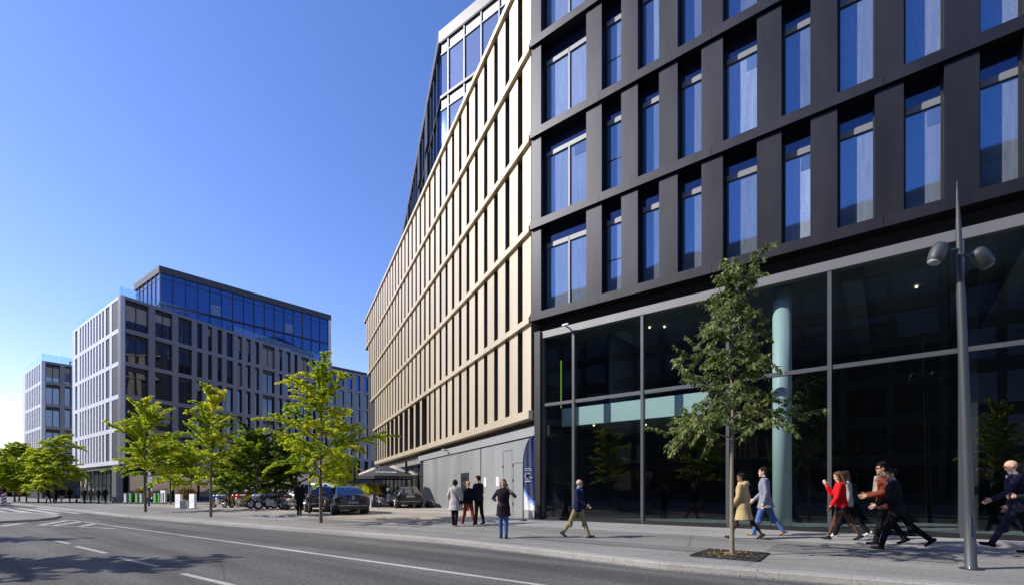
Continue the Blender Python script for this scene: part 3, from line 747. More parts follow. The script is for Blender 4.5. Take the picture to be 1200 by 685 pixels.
def far_building():
    C0 = (-45.3, 56.0); RF = Fr(C0, (.388, .9217)); LF = Fr(C0, (.80, -.598))
    B = thing('office_building', 'pale gridded office block with blue glass rooftop storeys across the square', 'office building', (C0[0], C0[1], .12))
    P = lambda name, mb, mm: mb.build(name, mm, B)
    uw = [(147.3, 174.2), (181.9, 202.2), (209.2, 225.2), (231, 237.3), (243.9, 248.7), (255, 260.5), (265.8, 273.4), (278.6, 283.9), (288.6, 293.9), (298.9, 303.9), (308, 322), (326.7, 331), (335, 340.7), (345, 348.8), (353, 362), (365.6, 370), (373.5, 377), (379.5, 384)]
    wins = [(RF.s_at(a), RF.s_at(b)) for a, b in uw]
    zs = [4.55+3.85*k for k in range(5)]; zt = 23.8
    RL = 33.2; LL = 21.4
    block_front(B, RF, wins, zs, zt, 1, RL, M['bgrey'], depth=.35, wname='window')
    lw = [(-LF.s_at(b), -LF.s_at(a)) for a, b in ((130.8, 138), (123.8, 128.2))]
    t = -LF.s_at(121.6); e = -LF.s_at(92); n = 9
    for i in range(n):
        a = lerp(t, e, i/n); lw.append((a, a+(e-t)/n*.55))
    lw.append((-LF.s_at(90.5), -LF.s_at(87.9)))
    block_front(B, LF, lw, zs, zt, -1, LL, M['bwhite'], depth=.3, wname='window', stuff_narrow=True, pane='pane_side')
    hull = [RF.p(.1, -.4, 0)[:2], RF.p(RL, -.4, 0)[:2], RF.p(RL, -24, 0)[:2], LF.p(-LL, -20, 0)[:2], LF.p(-LL, -.4, 0)[:2]]
    mb = MB(); mb.prism(hull, 4.5, zt+.3); P('inner_wall', mb, M['reveal'])
    mb = MB(); mb.box(RF, RL-.02, RL+.3, -20, 0, 4.5, zt+.34); P('end_wall', mb, M['bgrey'])
    mb = MB(); mb.box(LF, -LL-.3, -LL+.02, -18, 0, 4.5, zt+.34); P('end_wall', mb, M['bwhite'])
    mb = MB(); mb.box(RF, 0, RL, -1.2, -.3, 4.3, 4.54); mb.box(LF, -LL, 0, -1.0, -.3, 4.1, 4.54); P('soffit', mb, M['bgrey'])
    # ground floor glazing
    for i in range(12):
        a = i*LL/12; mb = MB(); mb.poly([LF.p(-a-LL/12+.06, -.8, .12), LF.p(-a-.02, -.8, .12), LF.p(-a-.02, -.8, 4.3), LF.p(-a-LL/12+.06, -.8, 4.3)])
        w = P('shop_window', mb, M['shop_glass']); mb = MB(); mb.box(LF, -a-.05, -a+.03, -.86, -.72, .12, 4.3); mb.build('frame', M['mullion'], w)
    for i in range(10):
        w0 = RL/10; a = i*w0; mb = MB(); mb.poly([RF.p(a+.05, -1.2, .12), RF.p(a+w0-.05, -1.2, .12), RF.p(a+w0-.05, -1.2, 4.4), RF.p(a+.05, -1.2, 4.4)])
        w = P('shop_window', mb, M['pane_dark']); mb = MB(); mb.box(RF, a+w0-.06, a+w0+.06, -1.3, -1.0, .12, 4.4); mb.build('frame', M['black'], w)
    mb = MB(); mb.prism([RF.p(.5, -1.35, 0)[:2], RF.p(RL, -1.35, 0)[:2], RF.p(RL, -20, 0)[:2], LF.p(-LL, -18, 0)[:2], LF.p(-LL, -.95, 0)[:2], LF.p(-.5, -.95, 0)[:2]], .1, 4.5); P('inner_wall', mb, M['reveal'])
    mb = MB(); mb.box(RF, -.35, .35, -1.0, -.2, .1, 4.4); P('corner_column', mb, M['bgrey'])
    # rooftop storeys, set back behind a terrace
    TF = Fr((-50.1, 68.8), (17, 19.2)); TL = 25.8; SF = Fr((-50.1, 68.8), (.8, -.6)); SL = 10.5
    z0, z1 = zt+.3, 32.4
    core = [TF.p(.1, -.15, 0)[:2], TF.p(TL-.4, -.15, 0)[:2], TF.p(TL-.4, -10, 0)[:2], SF.p(-SL, -9, 0)[:2], SF.p(-SL, -.15, 0)[:2]]
    mb = MB(); mb.prism(core, z0-.2, z1); P('rooftop_core', mb, M['reveal'])
    cap = [TF.p(-.1, .15, 0)[:2], TF.p(TL, .15, 0)[:2], TF.p(TL, -10, 0)[:2], SF.p(-SL, -9, 0)[:2], SF.p(-SL, .15, 0)[:2]]
    mb = MB(); mb.prism(cap, 32.4, 33.35); P('roof_cap', mb, M['roofdark'])
    mb = MB(); mb.box(TF, TL-.5, TL, -8, .1, z0-.4, 32.4); P('end_wall', mb, M['bwhite'])
    mb = MB(); mb.box(TF, 0, TL-.5, -.1, .06, 27.95, 28.2); mb.box(SF, -SL, 0, -.1, .06, 27.95, 28.2); P('floor_edge', mb, M['black'])
    for (fr, L, n, sg, mat) in ((TF, TL-.5, 16, 1, 'roof_glass'), (SF, SL, 6, -1, 'pane_sky')):
        for i in range(n):
            lo, hi = sorted((sg*L*i/n, sg*L*(i+1)/n)); rr = random.Random(i)
            for (a, b) in ((z0, 27.95), (28.2, z1)):
                mb = MB(); t = rr.uniform(-.02, .02); mb.poly([fr.p(lo+.04, -.06, a), fr.p(hi-.04, -.06+t, a), fr.p(hi-.04, -.06+t, b), fr.p(lo+.04, -.06, b)])
                w = P('rooftop_window', mb, M[mat]); mb = MB(); mb.box(fr, hi-.04, hi+.04, -.1, .05, a, b)
                if a > 28: mb.box(fr, lo+.04, hi-.04, -.07, -.0, b-.75, b-.7)
                mb.build('frame', M['black' if sg > 0 else 'fascia'], w)
                if sg > 0 and i in (4, 11): mb = MB(); [mb.box(fr, lo+.1, hi-.1, -.05, .02, a+.2+.3*q, a+.32+.3*q) for q in range(5)]; mb.build('louvre', M['grey_metal'], w)
    # terrace rail
    for i in range(16):
        a = i*RL/16; mb = MB(); mb.box(RF, a+.02, a+RL/16-.02, -.2, -.185, zt+.36, zt+1.35); g = P('terrace_railing', mb, M['rail_glass'])
    for i in range(10):
        a = i*LL/10; mb = MB(); mb.box(LF, -a-LL/10+.02, -a-.02, -.2, -.185, zt+.36, zt+1.35); P('terrace_railing', mb, M['rail_glass'])
    for i, (s, n, r, h) in enumerate(((3.2, -4, .5, .9), (5.0, -3.2, .35, .7))):
        x, y, z = RF.p(s, n, zt+.32); mb = MB(); mb.lathe((x, y, z), [(.12, 0), (.12, .3), (r, .35), (r, .4), (.1, .45), (.3, h+.3), (0.02, h+.45)], 12); P('roof_vent', mb, M['white'])

def third_building():
    C0 = (-78.7, 81.0); RF = Fr(C0, (.596, .803)); LF = Fr(C0, (.80, -.598))
    B = thing('office_building', 'small pale office block at far left with balconied corner windows', 'office building', (C0[0], C0[1], .12))
    zs = [4.3+3.78*k for k in range(5)]; zt = 22.9
    W = [(RF.s_at(a), RF.s_at(b)) for a, b in ((53.8, 70.3), (76, 83))]
    e = W[-1][1]; W += [(e+1.5, e+3.1), (e+4.6, e+6.2)]
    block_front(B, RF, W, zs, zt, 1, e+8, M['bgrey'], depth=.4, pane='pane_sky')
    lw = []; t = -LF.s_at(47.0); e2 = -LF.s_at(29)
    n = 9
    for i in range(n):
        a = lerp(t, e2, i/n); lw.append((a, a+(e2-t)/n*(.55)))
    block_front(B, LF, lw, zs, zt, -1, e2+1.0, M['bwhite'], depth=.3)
    hull = [RF.p(.1, -.45, 0)[:2], RF.p(e+8, -.45, 0)[:2], RF.p(e+8, -16, 0)[:2], LF.p(-e2-1, -12, 0)[:2], LF.p(-e2-1, -.45, 0)[:2]]
    mb = MB(); mb.prism(hull, .1, zt+.3); mb.build('inner_wall', M['reveal'], B)
    mb = MB(); mb.box(LF, -e2-1.3, -e2-.98, -12, 0, 4.3, zt+.3); mb.build('end_wall', M['bwhite'], B)
    for i in range(6): 
        mb = MB(); mb.box(RF, i*2.2+.03, i*2.2+2.17, -.3, -.285, zt+.36, zt+1.6); mb.build('terrace_railing', M['rail_glass'], B)
    for i in range(5):
        mb = MB(); mb.box(LF, -i*3.2-3.17, -i*3.2-.03, -.3, -.285, zt+.36, zt+1.6); mb.build('terrace_railing', M['rail_glass'], B)
    x, y, z = RF.p(4, -2.5, zt+.3); mb = MB(); mb.tube([(x, y, z), (x, y, z+1.2)], .08); mb.tube([(x, y, z+.7), (x+.6, y, z+1.3)], .06); mb.build('roof_mast', M['black'], B)
    mb = MB()
    for i in range(8): mb.box(LF, -i*2-1.9, -i*2-.1, -.4, -.36, .12, 4.0)
    mb.build('shop_window', M['shop_glass'], B)

def fourth_building():
    C0 = (-52.0, 96.0); RF = Fr(C0, (.65, .76))
    B = thing('office_building', 'blue shaded office block with vertical fins seen between the two larger blocks', 'office building', (C0[0], C0[1], .12))
    zs = [4.5+4.0*k for k in range(6)]; zt = 28.6
    W = [(i*2.1+.5, i*2.1+1.55) for i in range(28)]
    P = lambda name, mb, mm: mb.build(name, mm, B)
    mb = MB(); L = 60
    for z in zs+[zt]: mb.box(RF, 0, L, -.5, 0, z, z+.5)
    for k, z in enumerate(zs):
        x = 0
        for a, b in W+[(L, L)]: mb.box(RF, x, a, -.4, -.01, z+.5, (zs+[zt])[k+1]); x = b
    P('wall', mb, M['bgrey'])
    mb = MB(); mb.prism([RF.p(0, -.6, 0)[:2], RF.p(L, -.6, 0)[:2], RF.p(L, -15, 0)[:2], RF.p(0, -15, 0)[:2]], .1, zt); P('inner_wall', mb, M['reveal'])
    vis = [w for w in W if 4 < w[0] < 50]
    cnt = 0
    for k, z in enumerate(zs[1:], 1):
        for a, b in vis[4:23]:
            mb = MB(); z1 = (zs+[zt])[k+1]
            mb.poly([RF.p(a, -.3, z+.5), RF.p(b, -.3, z+.5), RF.p(b, -.3, z1), RF.p(a, -.3, z1)]); P('window', mb, M['roof_glass'] if k == 5 else M['pane_dark']); cnt += 1
    mb = MB(); mb.box(RF, 0, L, -12, .2, zt+.5, zt+1.0); P('roof_cap', mb, M['reveal'])

def low_building():
    WF = Fr((-122.0, 104.0), (.80, .25))
    B = thing('low_building', 'low dark building glimpsed between the tree trunks at the far left edge', 'building', WF.p(0, 0, .1))
    mb = MB(); mb.box(WF, 0, 32, -10, -.3, .1, 6.6); mb.box(WF, -.2, 32.2, -10, .1, 6.6, 7.2); mb.build('wall', M['bgrey'], B)
    for i in range(10):
        mb = MB(); mb.poly([WF.p(i*3.2+.15, -.2, .3), WF.p(i*3.2+3.05, -.2, .3), WF.p(i*3.2+3.05, -.2, 5.6), WF.p(i*3.2+.15, -.2, 5.6)]); w = mb.build('window', M['pane_slit'], B)
        mb = MB(); mb.box(WF, i*3.2-.1, i*3.2+.12, -.3, -.05, .1, 6.6); mb.build('frame', M['bgrey'], w)
def opposite_building():
    n0 = 46.0
    B = thing('office_building', 'dark office block across the street, seen only mirrored in the lobby glass', 'office building', DF.p(10, n0, .12))
    IF = Fr(DF.p(60, n0, 0)[:2], (-.787, .617))           # facing back across the street
    P = lambda name, mb, mm: mb.build(name, mm, B)
    for (s0, s1, h) in ((0, 44, 33.5), (44.2, 100, 31.6), (100.2, 150, 30.4), (150.2, 240, 27.5), (240.2, 340, 25.0)):
        mb = MB(); mb.box(IF, s0, s1, -14, -.4, .1, h-1)
        for k in range(8):
            z = .12+k*h/8; mb.box(IF, s0, s1, -.5, 0, z, z+1.2)
        x = s0
        while x < s1: mb.box(IF, x, x+.6, -.5, -.02, .2, h-.5); x += 4
        mb.box(IF, s0, s1, -14, .1, h-1, h); P('wall', mb, M['opp'])
        for k in range(8):
            z = .12+k*h/8; mb = MB(); mb.poly([IF.p(s0, -.3, z+1.2), IF.p(s1, -.3, z+1.2), IF.p(s1, -.3, z+h/8), IF.p(s0, -.3, z+h/8)]); P('ribbon_window', mb, M['pane_dark'])
# ------------------------------------------------------------------ trees
def leaf(mb, p, d, side, L, W, mi):
    b = len(mb.v); m = p+d*(L*.45); up = d.cross(side)*(W*.18)
    mb.v += [tuple(p), tuple(m+side*(W*.5)+up), tuple(p+d*L), tuple(m-side*(W*.5)+up)]
    mb.face([b, b+1, b+2, b+3], mi)
def tree_meshes(seed, H, base, rad, leafL, dens, mats, bark, trunk_r=.08, droop=.5, up=.75, limbs=24, shape=None, lw=.45, hang=.5, spray=True, tip_long=.35, tw=1.15, zr=(-.5, .75), lr=(.55, 1.12)):
    rnd = random.Random(seed); tr = MB(); cr = MB()
    wob = [(rnd.uniform(-.06, .06), rnd.uniform(-.06, .06)) for _ in range(7)]
    tp = []
    for i in range(10):
        f = i/9; z = H*.93*f; a = wob[min(6, int(f*6))]; b = wob[min(6, int(f*6)+1)]; q = f*6-int(f*6) if f < 1 else 1
        tp.append(Vector((lerp(a[0], b[0], q)*f*1.6, lerp(a[1], b[1], q)*f*1.6, z)))
    tr.tube([(0, 0, -.05)]+[tuple(p) for p in tp], [trunk_r*1.35]+[max(.012, trunk_r*(1.0 if f < .02 else (1-.86*f))) for f in (i/9 for i in range(10))], 9)
    def trunk_at(z):
        f = max(0, min(.999, z/(H*.93)))*9; i = int(f); return tp[i].lerp(tp[i+1], f-i)
    shape = shape or (lambda f: (1-(f-.3)**2*1.1 if f > .3 else .75+.25*f/.3)*(1-f*.35))
    ang = rnd.uniform(0, 6)
    for i in range(limbs):
        f = (i+.5)/limbs; z = lerp(base, H*.9, f**.95)+rnd.uniform(-.1, .1)
        ang += 2.4+rnd.uniform(-.45, .45)
        L = rad*shape(f)*rnd.uniform(*lr)
        if rnd.random() < tip_long*.5: L *= 1.25
        el = lerp(up*.5, up*1.6, f)+rnd.uniform(-.34, .34)
        p = trunk_at(z).copy(); n = 7; pts = [p.copy()]
        a2 = ang
        for k in range(n):
            e = el-droop*(k/n)*1.5; a2 += rnd.uniform(-.12, .12)
            p = p+Vector((math.cos(a2)*math.cos(e), math.sin(a2)*math.cos(e), math.sin(e)))*(L/n/max(.6, math.cos(el*.6))); pts.append(p.copy())
        r0 = max(.01, trunk_r*.38*(1-f*.6)); tr.tube(pts, [r0*(1-.85*k/n) for k in range(n+1)], 5)
        mi0 = rnd.choice((0, 0, 1))
        twigs = [(pts[1:], 1.0, .03)]
        nt = max(4, int(L*4.2))
        for t in range(nt):
            q = .18+.8*(t+.5)/nt; j = min(n-1, int(q*n)); bp = pts[j].lerp(pts[j+1], q*n-j); d0 = (pts[j+1]-pts[j]).normalized()
            sd = 1 if t % 2 else -1
            lat = Vector((-d0.y, d0.x, 0)); lat = lat.normalized() if lat.length > .01 else Vector((1, 0, 0))
            td = (d0*rnd.uniform(.4, .9)+lat*sd*rnd.uniform(.5, 1.0)+Vector((0, 0, rnd.uniform(*zr)))).normalized()
            tl = L*rnd.uniform(.25, .55)*tw*(1.1-q*.55)
            tpn = [bp+td*tl*k/4+Vector((0, 0, -droop*.35*tl*(k/4)**2)) for k in range(5)]
            tr.tube(tpn, [.008, .007, .006, .005, .003], 3, cap=False)
            twigs.append((tpn, rnd.uniform(.7, 1.2), .05))
        for pl, dn, _ in twigs:
            tot = sum((pl[k+1]-pl[k]).length for k in range(len(pl)-1))
            cnt = int(tot*dens*dn)
            mi = mi0 if rnd.random() < .6 else rnd.choice((0, 1))
            for c in range(cnt):
                q = ((c+rnd.random())/cnt); g = q*(len(pl)-1); j = min(len(pl)-2, int(g)); bp = pl[j].lerp(pl[j+1], g-j); d0 = (pl[j+1]-pl[j]).normalized()
                lat = d0.cross(Vector((0, 0, 1))); lat = lat.normalized() if lat.length > .05 else Vector((1, 0, 0))
                sd = 1 if c % 2 else -1
                ld = (lat*sd*rnd.uniform(.5, 1.1)+d0*rnd.uniform(.1, .8)+Vector((0, 0, -hang*rnd.uniform(.3, 1.6)+rnd.uniform(-.15, .25)))).normalized()
                s2 = ld.cross(Vector((rnd.uniform(-1, 1), rnd.uniform(-1, 1), rnd.uniform(.3, 1.6)))); s2 = s2.normalized() if s2.length > .05 else lat
                l = leafL*rnd.uniform(.65, 1.2)
                leaf(cr, bp+Vector((rnd.uniform(-1, 1), rnd.uniform(-1, 1), rnd.uniform(-1, 1)))*leafL*.25, ld, s2, l, l*lw*rnd.uniform(.8, 1.2), mi)
    return tr, cr
TREES = {}
def tree(label, pos, key, group, rz=0, sc=1.0, **kw):
    if key not in TREES:
        mats = kw.pop('mats'); bark = kw.pop('bark')
        tr, cr = tree_meshes(mats=mats, bark=bark, **kw); TREES[key] = (tr.mesh('trunk', bark), cr.mesh('crown', mats))
    t = thing('street_tree', label, 'tree', pos, rz, group); t.scale = (sc, sc, sc)
    link('trunk', TREES[key][0], t); link('crown', TREES[key][1], t); return t
def trees():
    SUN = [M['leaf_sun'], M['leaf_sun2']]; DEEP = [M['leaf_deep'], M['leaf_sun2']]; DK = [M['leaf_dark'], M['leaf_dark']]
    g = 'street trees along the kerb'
    x, y, z = at(858, 650)
    H = (650-283)/F_PX*y
    tree('slim dark green tree in iron grate before the glazed lobby', (x, y, z), 'near', g, rz=2.0, seed=11, H=H, base=H*.38, rad=1.24, leafL=.12, dens=72, tw=1.7, zr=(-1.0, .9), lr=(.4, 1.3), mats=DK, bark=M['bark_pale'], trunk_r=.05, droop=.38, up=.62, limbs=52, lw=.42, hang=1.1,
         shape=lambda f: (.95 if f < .35 else .95-(f-.35)*1.12))
    x, y, z = at(376, 612); H = (612-413)/F_PX*y
    tree('big bright yellow-green street tree on the kerb before the parked saloon', (x, y, z), 'kerb1', g, rz=.6, seed=21, H=H, base=H*.25, rad=2.35, leafL=.115, dens=230, mats=SUN, bark=M['bark'], trunk_r=.075, droop=.5, up=.65, limbs=46, hang=.6)
    x, y, z = at(247, 605); H = (605-446)/F_PX*y
    tree('yellow-green street tree standing beside the blue motorbike', (x, y, z), 'kerb2', g, rz=1.0, seed=33, H=H, base=H*.28, rad=1.75, leafL=.12, dens=220, mats=SUN, bark=M['bark'], trunk_r=.07, droop=.4, up=.8, limbs=42, hang=.55)
    x, y, z = at(170.5, 599.2); H = (599.2-462)/F_PX*y
    tree('yellow-green street tree in front of the green and grey barrier panels', (x, y, z), 'kerb3', g, rz=.2, seed=45, H=H, base=H*.3, rad=2.25, leafL=.145, dens=170, mats=SUN, bark=M['bark'], trunk_r=.085, droop=.45, up=.75, limbs=42, hang=.55)
    g2 = 'street trees beyond the crossing'
    for k, (u, v, vt, key, rad, lab) in enumerate(((63, 588.9, 505, 'farA', 3.3, 'yellow-green street tree nearest the black-clad group beyond the crossing'),
            (45, 588.3, 520, 'farB', 3.4, 'yellow-green tree just left of the tallest one beyond the crossing'),
            (31, 587.4, 516, 'farA', 3.2, 'second tree from the left frame edge beyond the crossing'),
            (17, 587.6, 512, 'farB', 3.4, 'tree above the two people at far left beyond the crossing'),
            (-6, 588.5, 522, 'farA', 3.2, 'tree cut by the left edge of the photo above the striped marker'))):
        x, y, z = at(u, v); H = (v-vt)/F_PX*y
        t = tree(lab, (x, y, z), key, g2, rz=k*1.3, sc=1.0, seed=50+len(key)+ord(key[-1]), H=8.4, base=2.3, rad=3.1, leafL=.25, dens=90, mats=SUN if key == 'farA' else [M['leaf_sun2'], M['leaf_sun']], bark=M['bark'], trunk_r=.1, droop=.6, up=.5, limbs=38, hang=.5)
        t.scale = (H/8.4,)*3
    g3 = 'trees around the square'
    for k, (u, Y, vt, key, lab) in enumerate(((200, 47, 505, 'sq', 'smaller yellow-green tree behind the white panels'),
            (224, 50, 515, 'sq', 'low tree in shade between the two white panels and the office block'),
            (268, 41, 525, 'bush', 'dark green bushy tree behind the red motorbike'),
            (302, 38, 500, 'bush', 'dense deep green tree with pale trunk behind the silver motorbike'),
            (332, 40, 508, 'bush', 'dense deep green tree behind the scooter with teal seat cover'),
            (398, 46, 520, 'sq', 'shaded tree behind the black saloon near the black parasol'),
            (285, 46, 520, 'bush', 'deep green tree standing farther back between the two motorbikes'))):
        x, y, z = depth_at(u, Y); H = zpix(vt, Y)-z
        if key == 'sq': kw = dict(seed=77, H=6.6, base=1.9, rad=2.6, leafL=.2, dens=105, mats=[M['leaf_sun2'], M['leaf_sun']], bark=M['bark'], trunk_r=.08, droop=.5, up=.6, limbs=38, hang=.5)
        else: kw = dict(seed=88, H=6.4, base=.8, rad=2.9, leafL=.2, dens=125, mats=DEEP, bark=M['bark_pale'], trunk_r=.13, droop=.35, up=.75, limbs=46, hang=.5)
        t = tree(lab, (x, y, z), key, g3, rz=k*1.1, **kw); q = H/kw['H']; t.scale = (q, q, q)
    for k, (s, lab) in enumerate(((-6.4, 'street tree across the road casting the big shadow on the tarmac'), (-14.4, 'street tree across the road casting the far shadow'),
                                  (1.0, 'slim street tree across the road mirrored left of the man in navy blazer'), (15.9, 'yellowish street tree across the road mirrored behind the bald man'))):
        x, y, z = DF.p(s, 18.6, .12)
        t = tree(lab, (x, y, z), 'kerb2' if k % 2 else 'kerb3', 'street trees across the road', rz=k*2.1); t.scale = (.9,)*3

# ------------------------------------------------------------------ people
def rotY(v, a): return Vector((v.x*math.cos(a)+v.z*math.sin(a), v.y, -v.x*math.sin(a)+v.z*math.cos(a)))
def ring(c, a, b, n=18, yaw=0.0, tilt=0.0, pw=2.3):
    out = []
    for j in range(n):
        q = 2*math.pi*j/n; cx, sy = math.cos(q), math.sin(q)
        x = a*math.copysign(abs(cx)**(2/pw), cx); y = b*math.copysign(abs(sy)**(2/pw), sy)
        out.append(Vector((c[0]+x*math.cos(yaw)-y*math.sin(yaw), c[1]+x*math.sin(yaw)+y*math.cos(yaw), c[2]+x*math.sin(tilt))))
    return out
PEOPLE_N = [0]
def person(label, pos, H, heading, legs=((22, 4, 0), (-20, 14, -25)), arms=((-14, 8, 14, 0), (16, 8, 20, 0)), lean=3.0, head_yaw=0.0, head_pitch=0.0,
           top=None, coat=None, trousers=None, skirt=None, shoes=(.02, .02, .02), hair=('short', (.03, .02, .015)), skin_c=(.5, .32, .23), vest=None, scarf=None,
           bag=None, tie=None, shirt=None, detail=True, bare_legs=None, socks=None, phone=False, group=None, glasses=False, width=1.0):
    """legs (L, R): thigh swing, knee bend, foot pitch; arms (L, R): swing, spread, elbow bend, inward"""
    root = thing('person', label, 'person', pos, heading, group)
    vox = .0085 if detail else .02
    hip = Vector((0, 0, .515))
    U = lambda p: (hip+rotY(Vector(p)-hip, R(lean)))*H          # upper body follows the lean
    Lg = []
    for sd, (a, b, fp) in zip((1, -1), legs):
        h = Vector((0, sd*.048*width, .515)); k = h+.245*Vector((math.sin(R(a)), 0, -math.cos(R(a)))); an = k+.232*Vector((math.sin(R(a-b)), 0, -math.cos(R(a-b))))
        fd = Vector((math.cos(R(fp)), 0, math.sin(R(fp)))); dn = Vector((math.sin(R(fp)), 0, -math.cos(R(fp))))
        Lg.append([h, k, an, an+dn*.028-fd*.022, an+dn*.034+fd*.095, fd, dn])
    low = min(min((q[3]).z, (q[4]).z) for q in Lg)-.012
    dz = Vector((0, 0, -low))
    def up(p): return U(p)+dz*H
    def lp(v): return (v+dz)*H
    Ar = []
    for sd, (a, c, b, i) in zip((1, -1), arms):
        sh = Vector((0, sd*.102*width, .80))
        ud = Vector((math.sin(R(a))*math.cos(R(c)), sd*math.sin(R(c)), -math.cos(R(a))*math.cos(R(c))))
        el = sh+.165*ud
        fdv = Vector((math.sin(R(a+b))*math.cos(R(i)), -sd*math.sin(R(i))+sd*.06, -math.cos(R(a+b))*math.cos(R(i)))).normalized()
        wr = el+.145*fdv
        Ar.append([sh, el, wr, fdv])
    # ---- body: one continuous surface
    mb = MB()
    def torso(m, z0, grow, zt=.845, skirt_r=None):
        prof = [(.44, .050, .078, 0), (.49, .062, .092, 0), (.53, .066, .094, 0), (.61, .056, .080, .002), (.68, .060, .088, .006), (.74, .064, .098, .006), (.79, .056, .104, .0), (.82, .042, .078, -.004), (.845, .032, .036, -.002)]
        rs = []
        zz = [p[0] for p in prof]
        lv = [z0]+[z for z in zz if z > z0+.012 and z <= zt]
        for z in lv:
            a = interp(z, zz, [p[1] for p in prof])*(1+.25*(width-1)); b = interp(z, zz, [p[2] for p in prof])*width; x = interp(z, zz, [p[3] for p in prof])
            if skirt_r and z < .56: f = (.56-z)/(.56-z0); a = lerp(a, skirt_r[0], f); b = lerp(b, skirt_r[1], f)
            c = Vector((x, 0, z)); g = grow
            rs.append([up(q)for q in ring(c, a+g, b+g)])
        m.rings(rs)
    torso(mb, .46, -.006)
    m2 = lambda p: up(p)
    mb.capsule(up((-.004, 0, .82)), up((.006, 0, .90)), .033*H, .029*H)
    # head with face
    Hc = Vector((.012, 0, .932)); Mh = Matrix.Rotation(R(head_yaw), 3, 'Z') @ Matrix.Rotation(R(head_pitch), 3, 'Y')
    hd = lambda p: up(Hc+Mh @ Vector(p))
    Mw = Matrix.Rotation(R(lean), 3, 'Y') @ Mh
    mb.ell(hd((-.006, 0, .012)), (.056*H, .043*H, .053*H), 16, 12, 0, Mw)
    mb.ell(hd((.014, 0, -.022)), (.036*H, .033*H, .044*H), 14, 10, 0, Mw)
    mb.capsule(hd((.045, 0, .006)), hd((.053, 0, -.012)), .005*H, .0075*H, 8)
    mb.ell(hd((.046, 0, -.036)), (.008*H, .017*H, .007*H), 8, 6, 0, Mw)
    mb.ell(hd((.038, 0, -.058)), (.014*H, .018*H, .012*H), 10, 6, 0, Mw)
    for sd in (1, -1):
        mb.ell(hd((-.006, sd*.043, -.004)), (.012*H, .006*H, .018*H), 8, 6, 0, Mw)
        mb.ell(hd((.046, sd*.017, .018)), (.008*H, .014*H, .006*H), 8, 6, 0, Mw)
    for (h, k, an, he, to, fd, dn) in Lg:
        mb.capsule(lp(h), lp(k), .050*H, .031*H); mb.capsule(lp(k+Vector((-.006, 0, -.06))), lp(k), .033*H, .030*H); mb.capsule(lp(k), lp(an), .030*H, .019*H)
        mb.capsule(lp(he+Vector((0, 0, .010))), lp(to-fd*.03+Vector((0, 0, .008))), .014*H, .010*H)
    for sd, (sh, el, wr, fv) in zip((1, -1), Ar):
        mb.capsule(up(sh+Vector((0, -sd*.008, -.008))), up(el), .024*H, .020*H); mb.capsule(up(el), up(wr), .022*H, .015*H)
        A, W = up(wr), (up(wr+fv*.1)-up(wr)).normalized()
        lat = W.cross(Vector((0, 1, 0))); lat = lat.normalized() if lat.length > .05 else Vector((1, 0, 0)); nrm = W.cross(lat).normalized()*sd
        hl = .105*H
        mb.capsule(A, A+W*hl*.42, .016*H, .018*H)
        mb.capsule(A+W*hl*.1+lat*.007*H, A+W*hl*.45+lat*.013*H, .011*H, .012*H); mb.capsule(A+W*hl*.1-lat*.007*H, A+W*hl*.45-lat*.013*H, .011*H, .012*H)
        if detail:
            for q, fl in ((-.0185, .40), (-.006, .50), (.0065, .53), (.019, .47)):
                b0 = A+W*hl*.46+lat*q*H; b1 = b0+W*hl*fl*.5-nrm*.004*H; b2 = b1+W*hl*fl*.42-nrm*.016*H
                mb.capsule(b0, b1, .0056*H, .0052*H, 6); mb.capsule(b1, b2, .0052*H, .0042*H, 6)
            t0 = A+W*hl*.16+lat*.015*H; t1 = t0+(W*.7+lat*.7-nrm*.2).normalized()*hl*.26; t2 = t1+(W*.95+lat*.2-nrm*.3).normalized()*hl*.22
            mb.capsule(t0, t1, .0068*H, .006*H, 6); mb.capsule(t1, t2, .006*H, .0048*H, 6)
    legcol = bare_legs
    me = remesh(mb, vox, 4 if detail else 1, .5)
    me.materials.append(skin(skin_c))
    if detail:
        me.materials.append(simple('lips', (skin_c[0]*.75, skin_c[1]*.5, skin_c[2]*.5), .5)); me.materials.append(simple('eye_dark', (.03, .02, .018), .3))
    if legcol: me.materials.append(cloth('tights', legcol, .6))
    lpnt = hd((.050, 0, -.037)); e1 = hd((.047, .0185, .005)); e2 = hd((.047, -.0185, .005)); br1 = hd((.047, .019, .0165)); br2 = hd((.047, -.019, .0165))
    hz = lp(Vector((0, 0, .5))).z
    for p in me.polygons:
        c = p.center
        if detail:
            if (c-lpnt).length < .009*H: p.material_index = 1
            elif min((c-e1).length, (c-e2).length) < .0058*H or min((c-br1).length, (c-br2).length) < .0045*H: p.material_index = 2
        if legcol and c.z < hz: p.material_index = len(me.materials)-1
    body = link('body', me, root)
    def garment(name, m, col, v=None, it=4):
        g = remesh(m, v or (.011 if detail else .022), it, .5); g.materials.append(cloth(name+'_cloth', col) if not isinstance(col, bpy.types.Material) else col)
        return link(name, g, root)
    # ---- clothes
    def leg_cloth(m, gr, stop=1.0, flare=.0):
        rs = []
        torso(m, .47, gr*.8+.004, .615)
        for (h, k, an, he, to, fd, dn) in Lg:
            e = k.lerp(an, stop)+Vector((0, 0, -.006))
            m.capsule(lp(h+Vector((0, 0, .01))), lp(k), (.054+gr)*H, (.036+gr)*H); m.capsule(lp(k+Vector((-.004, 0, -.06))), lp(k), (.034+gr)*H, (.036+gr)*H); m.capsule(lp(k), lp(e), (.034+gr)*H, (.025+gr+flare)*H)
            m.ell(lp(k+Vector((.002, 0, .0))), ((.033+gr)*H,)*3, 10, 8)
    if trousers:
        m = MB(); leg_cloth(m, .004, 1.0, .002); garment('trousers', m, trousers)
    if skirt:
        m = MB(); a0 = Lg[0]; torso(m, skirt[1], .010, .62, (.085, .105)); garment('skirt', m, skirt[0])
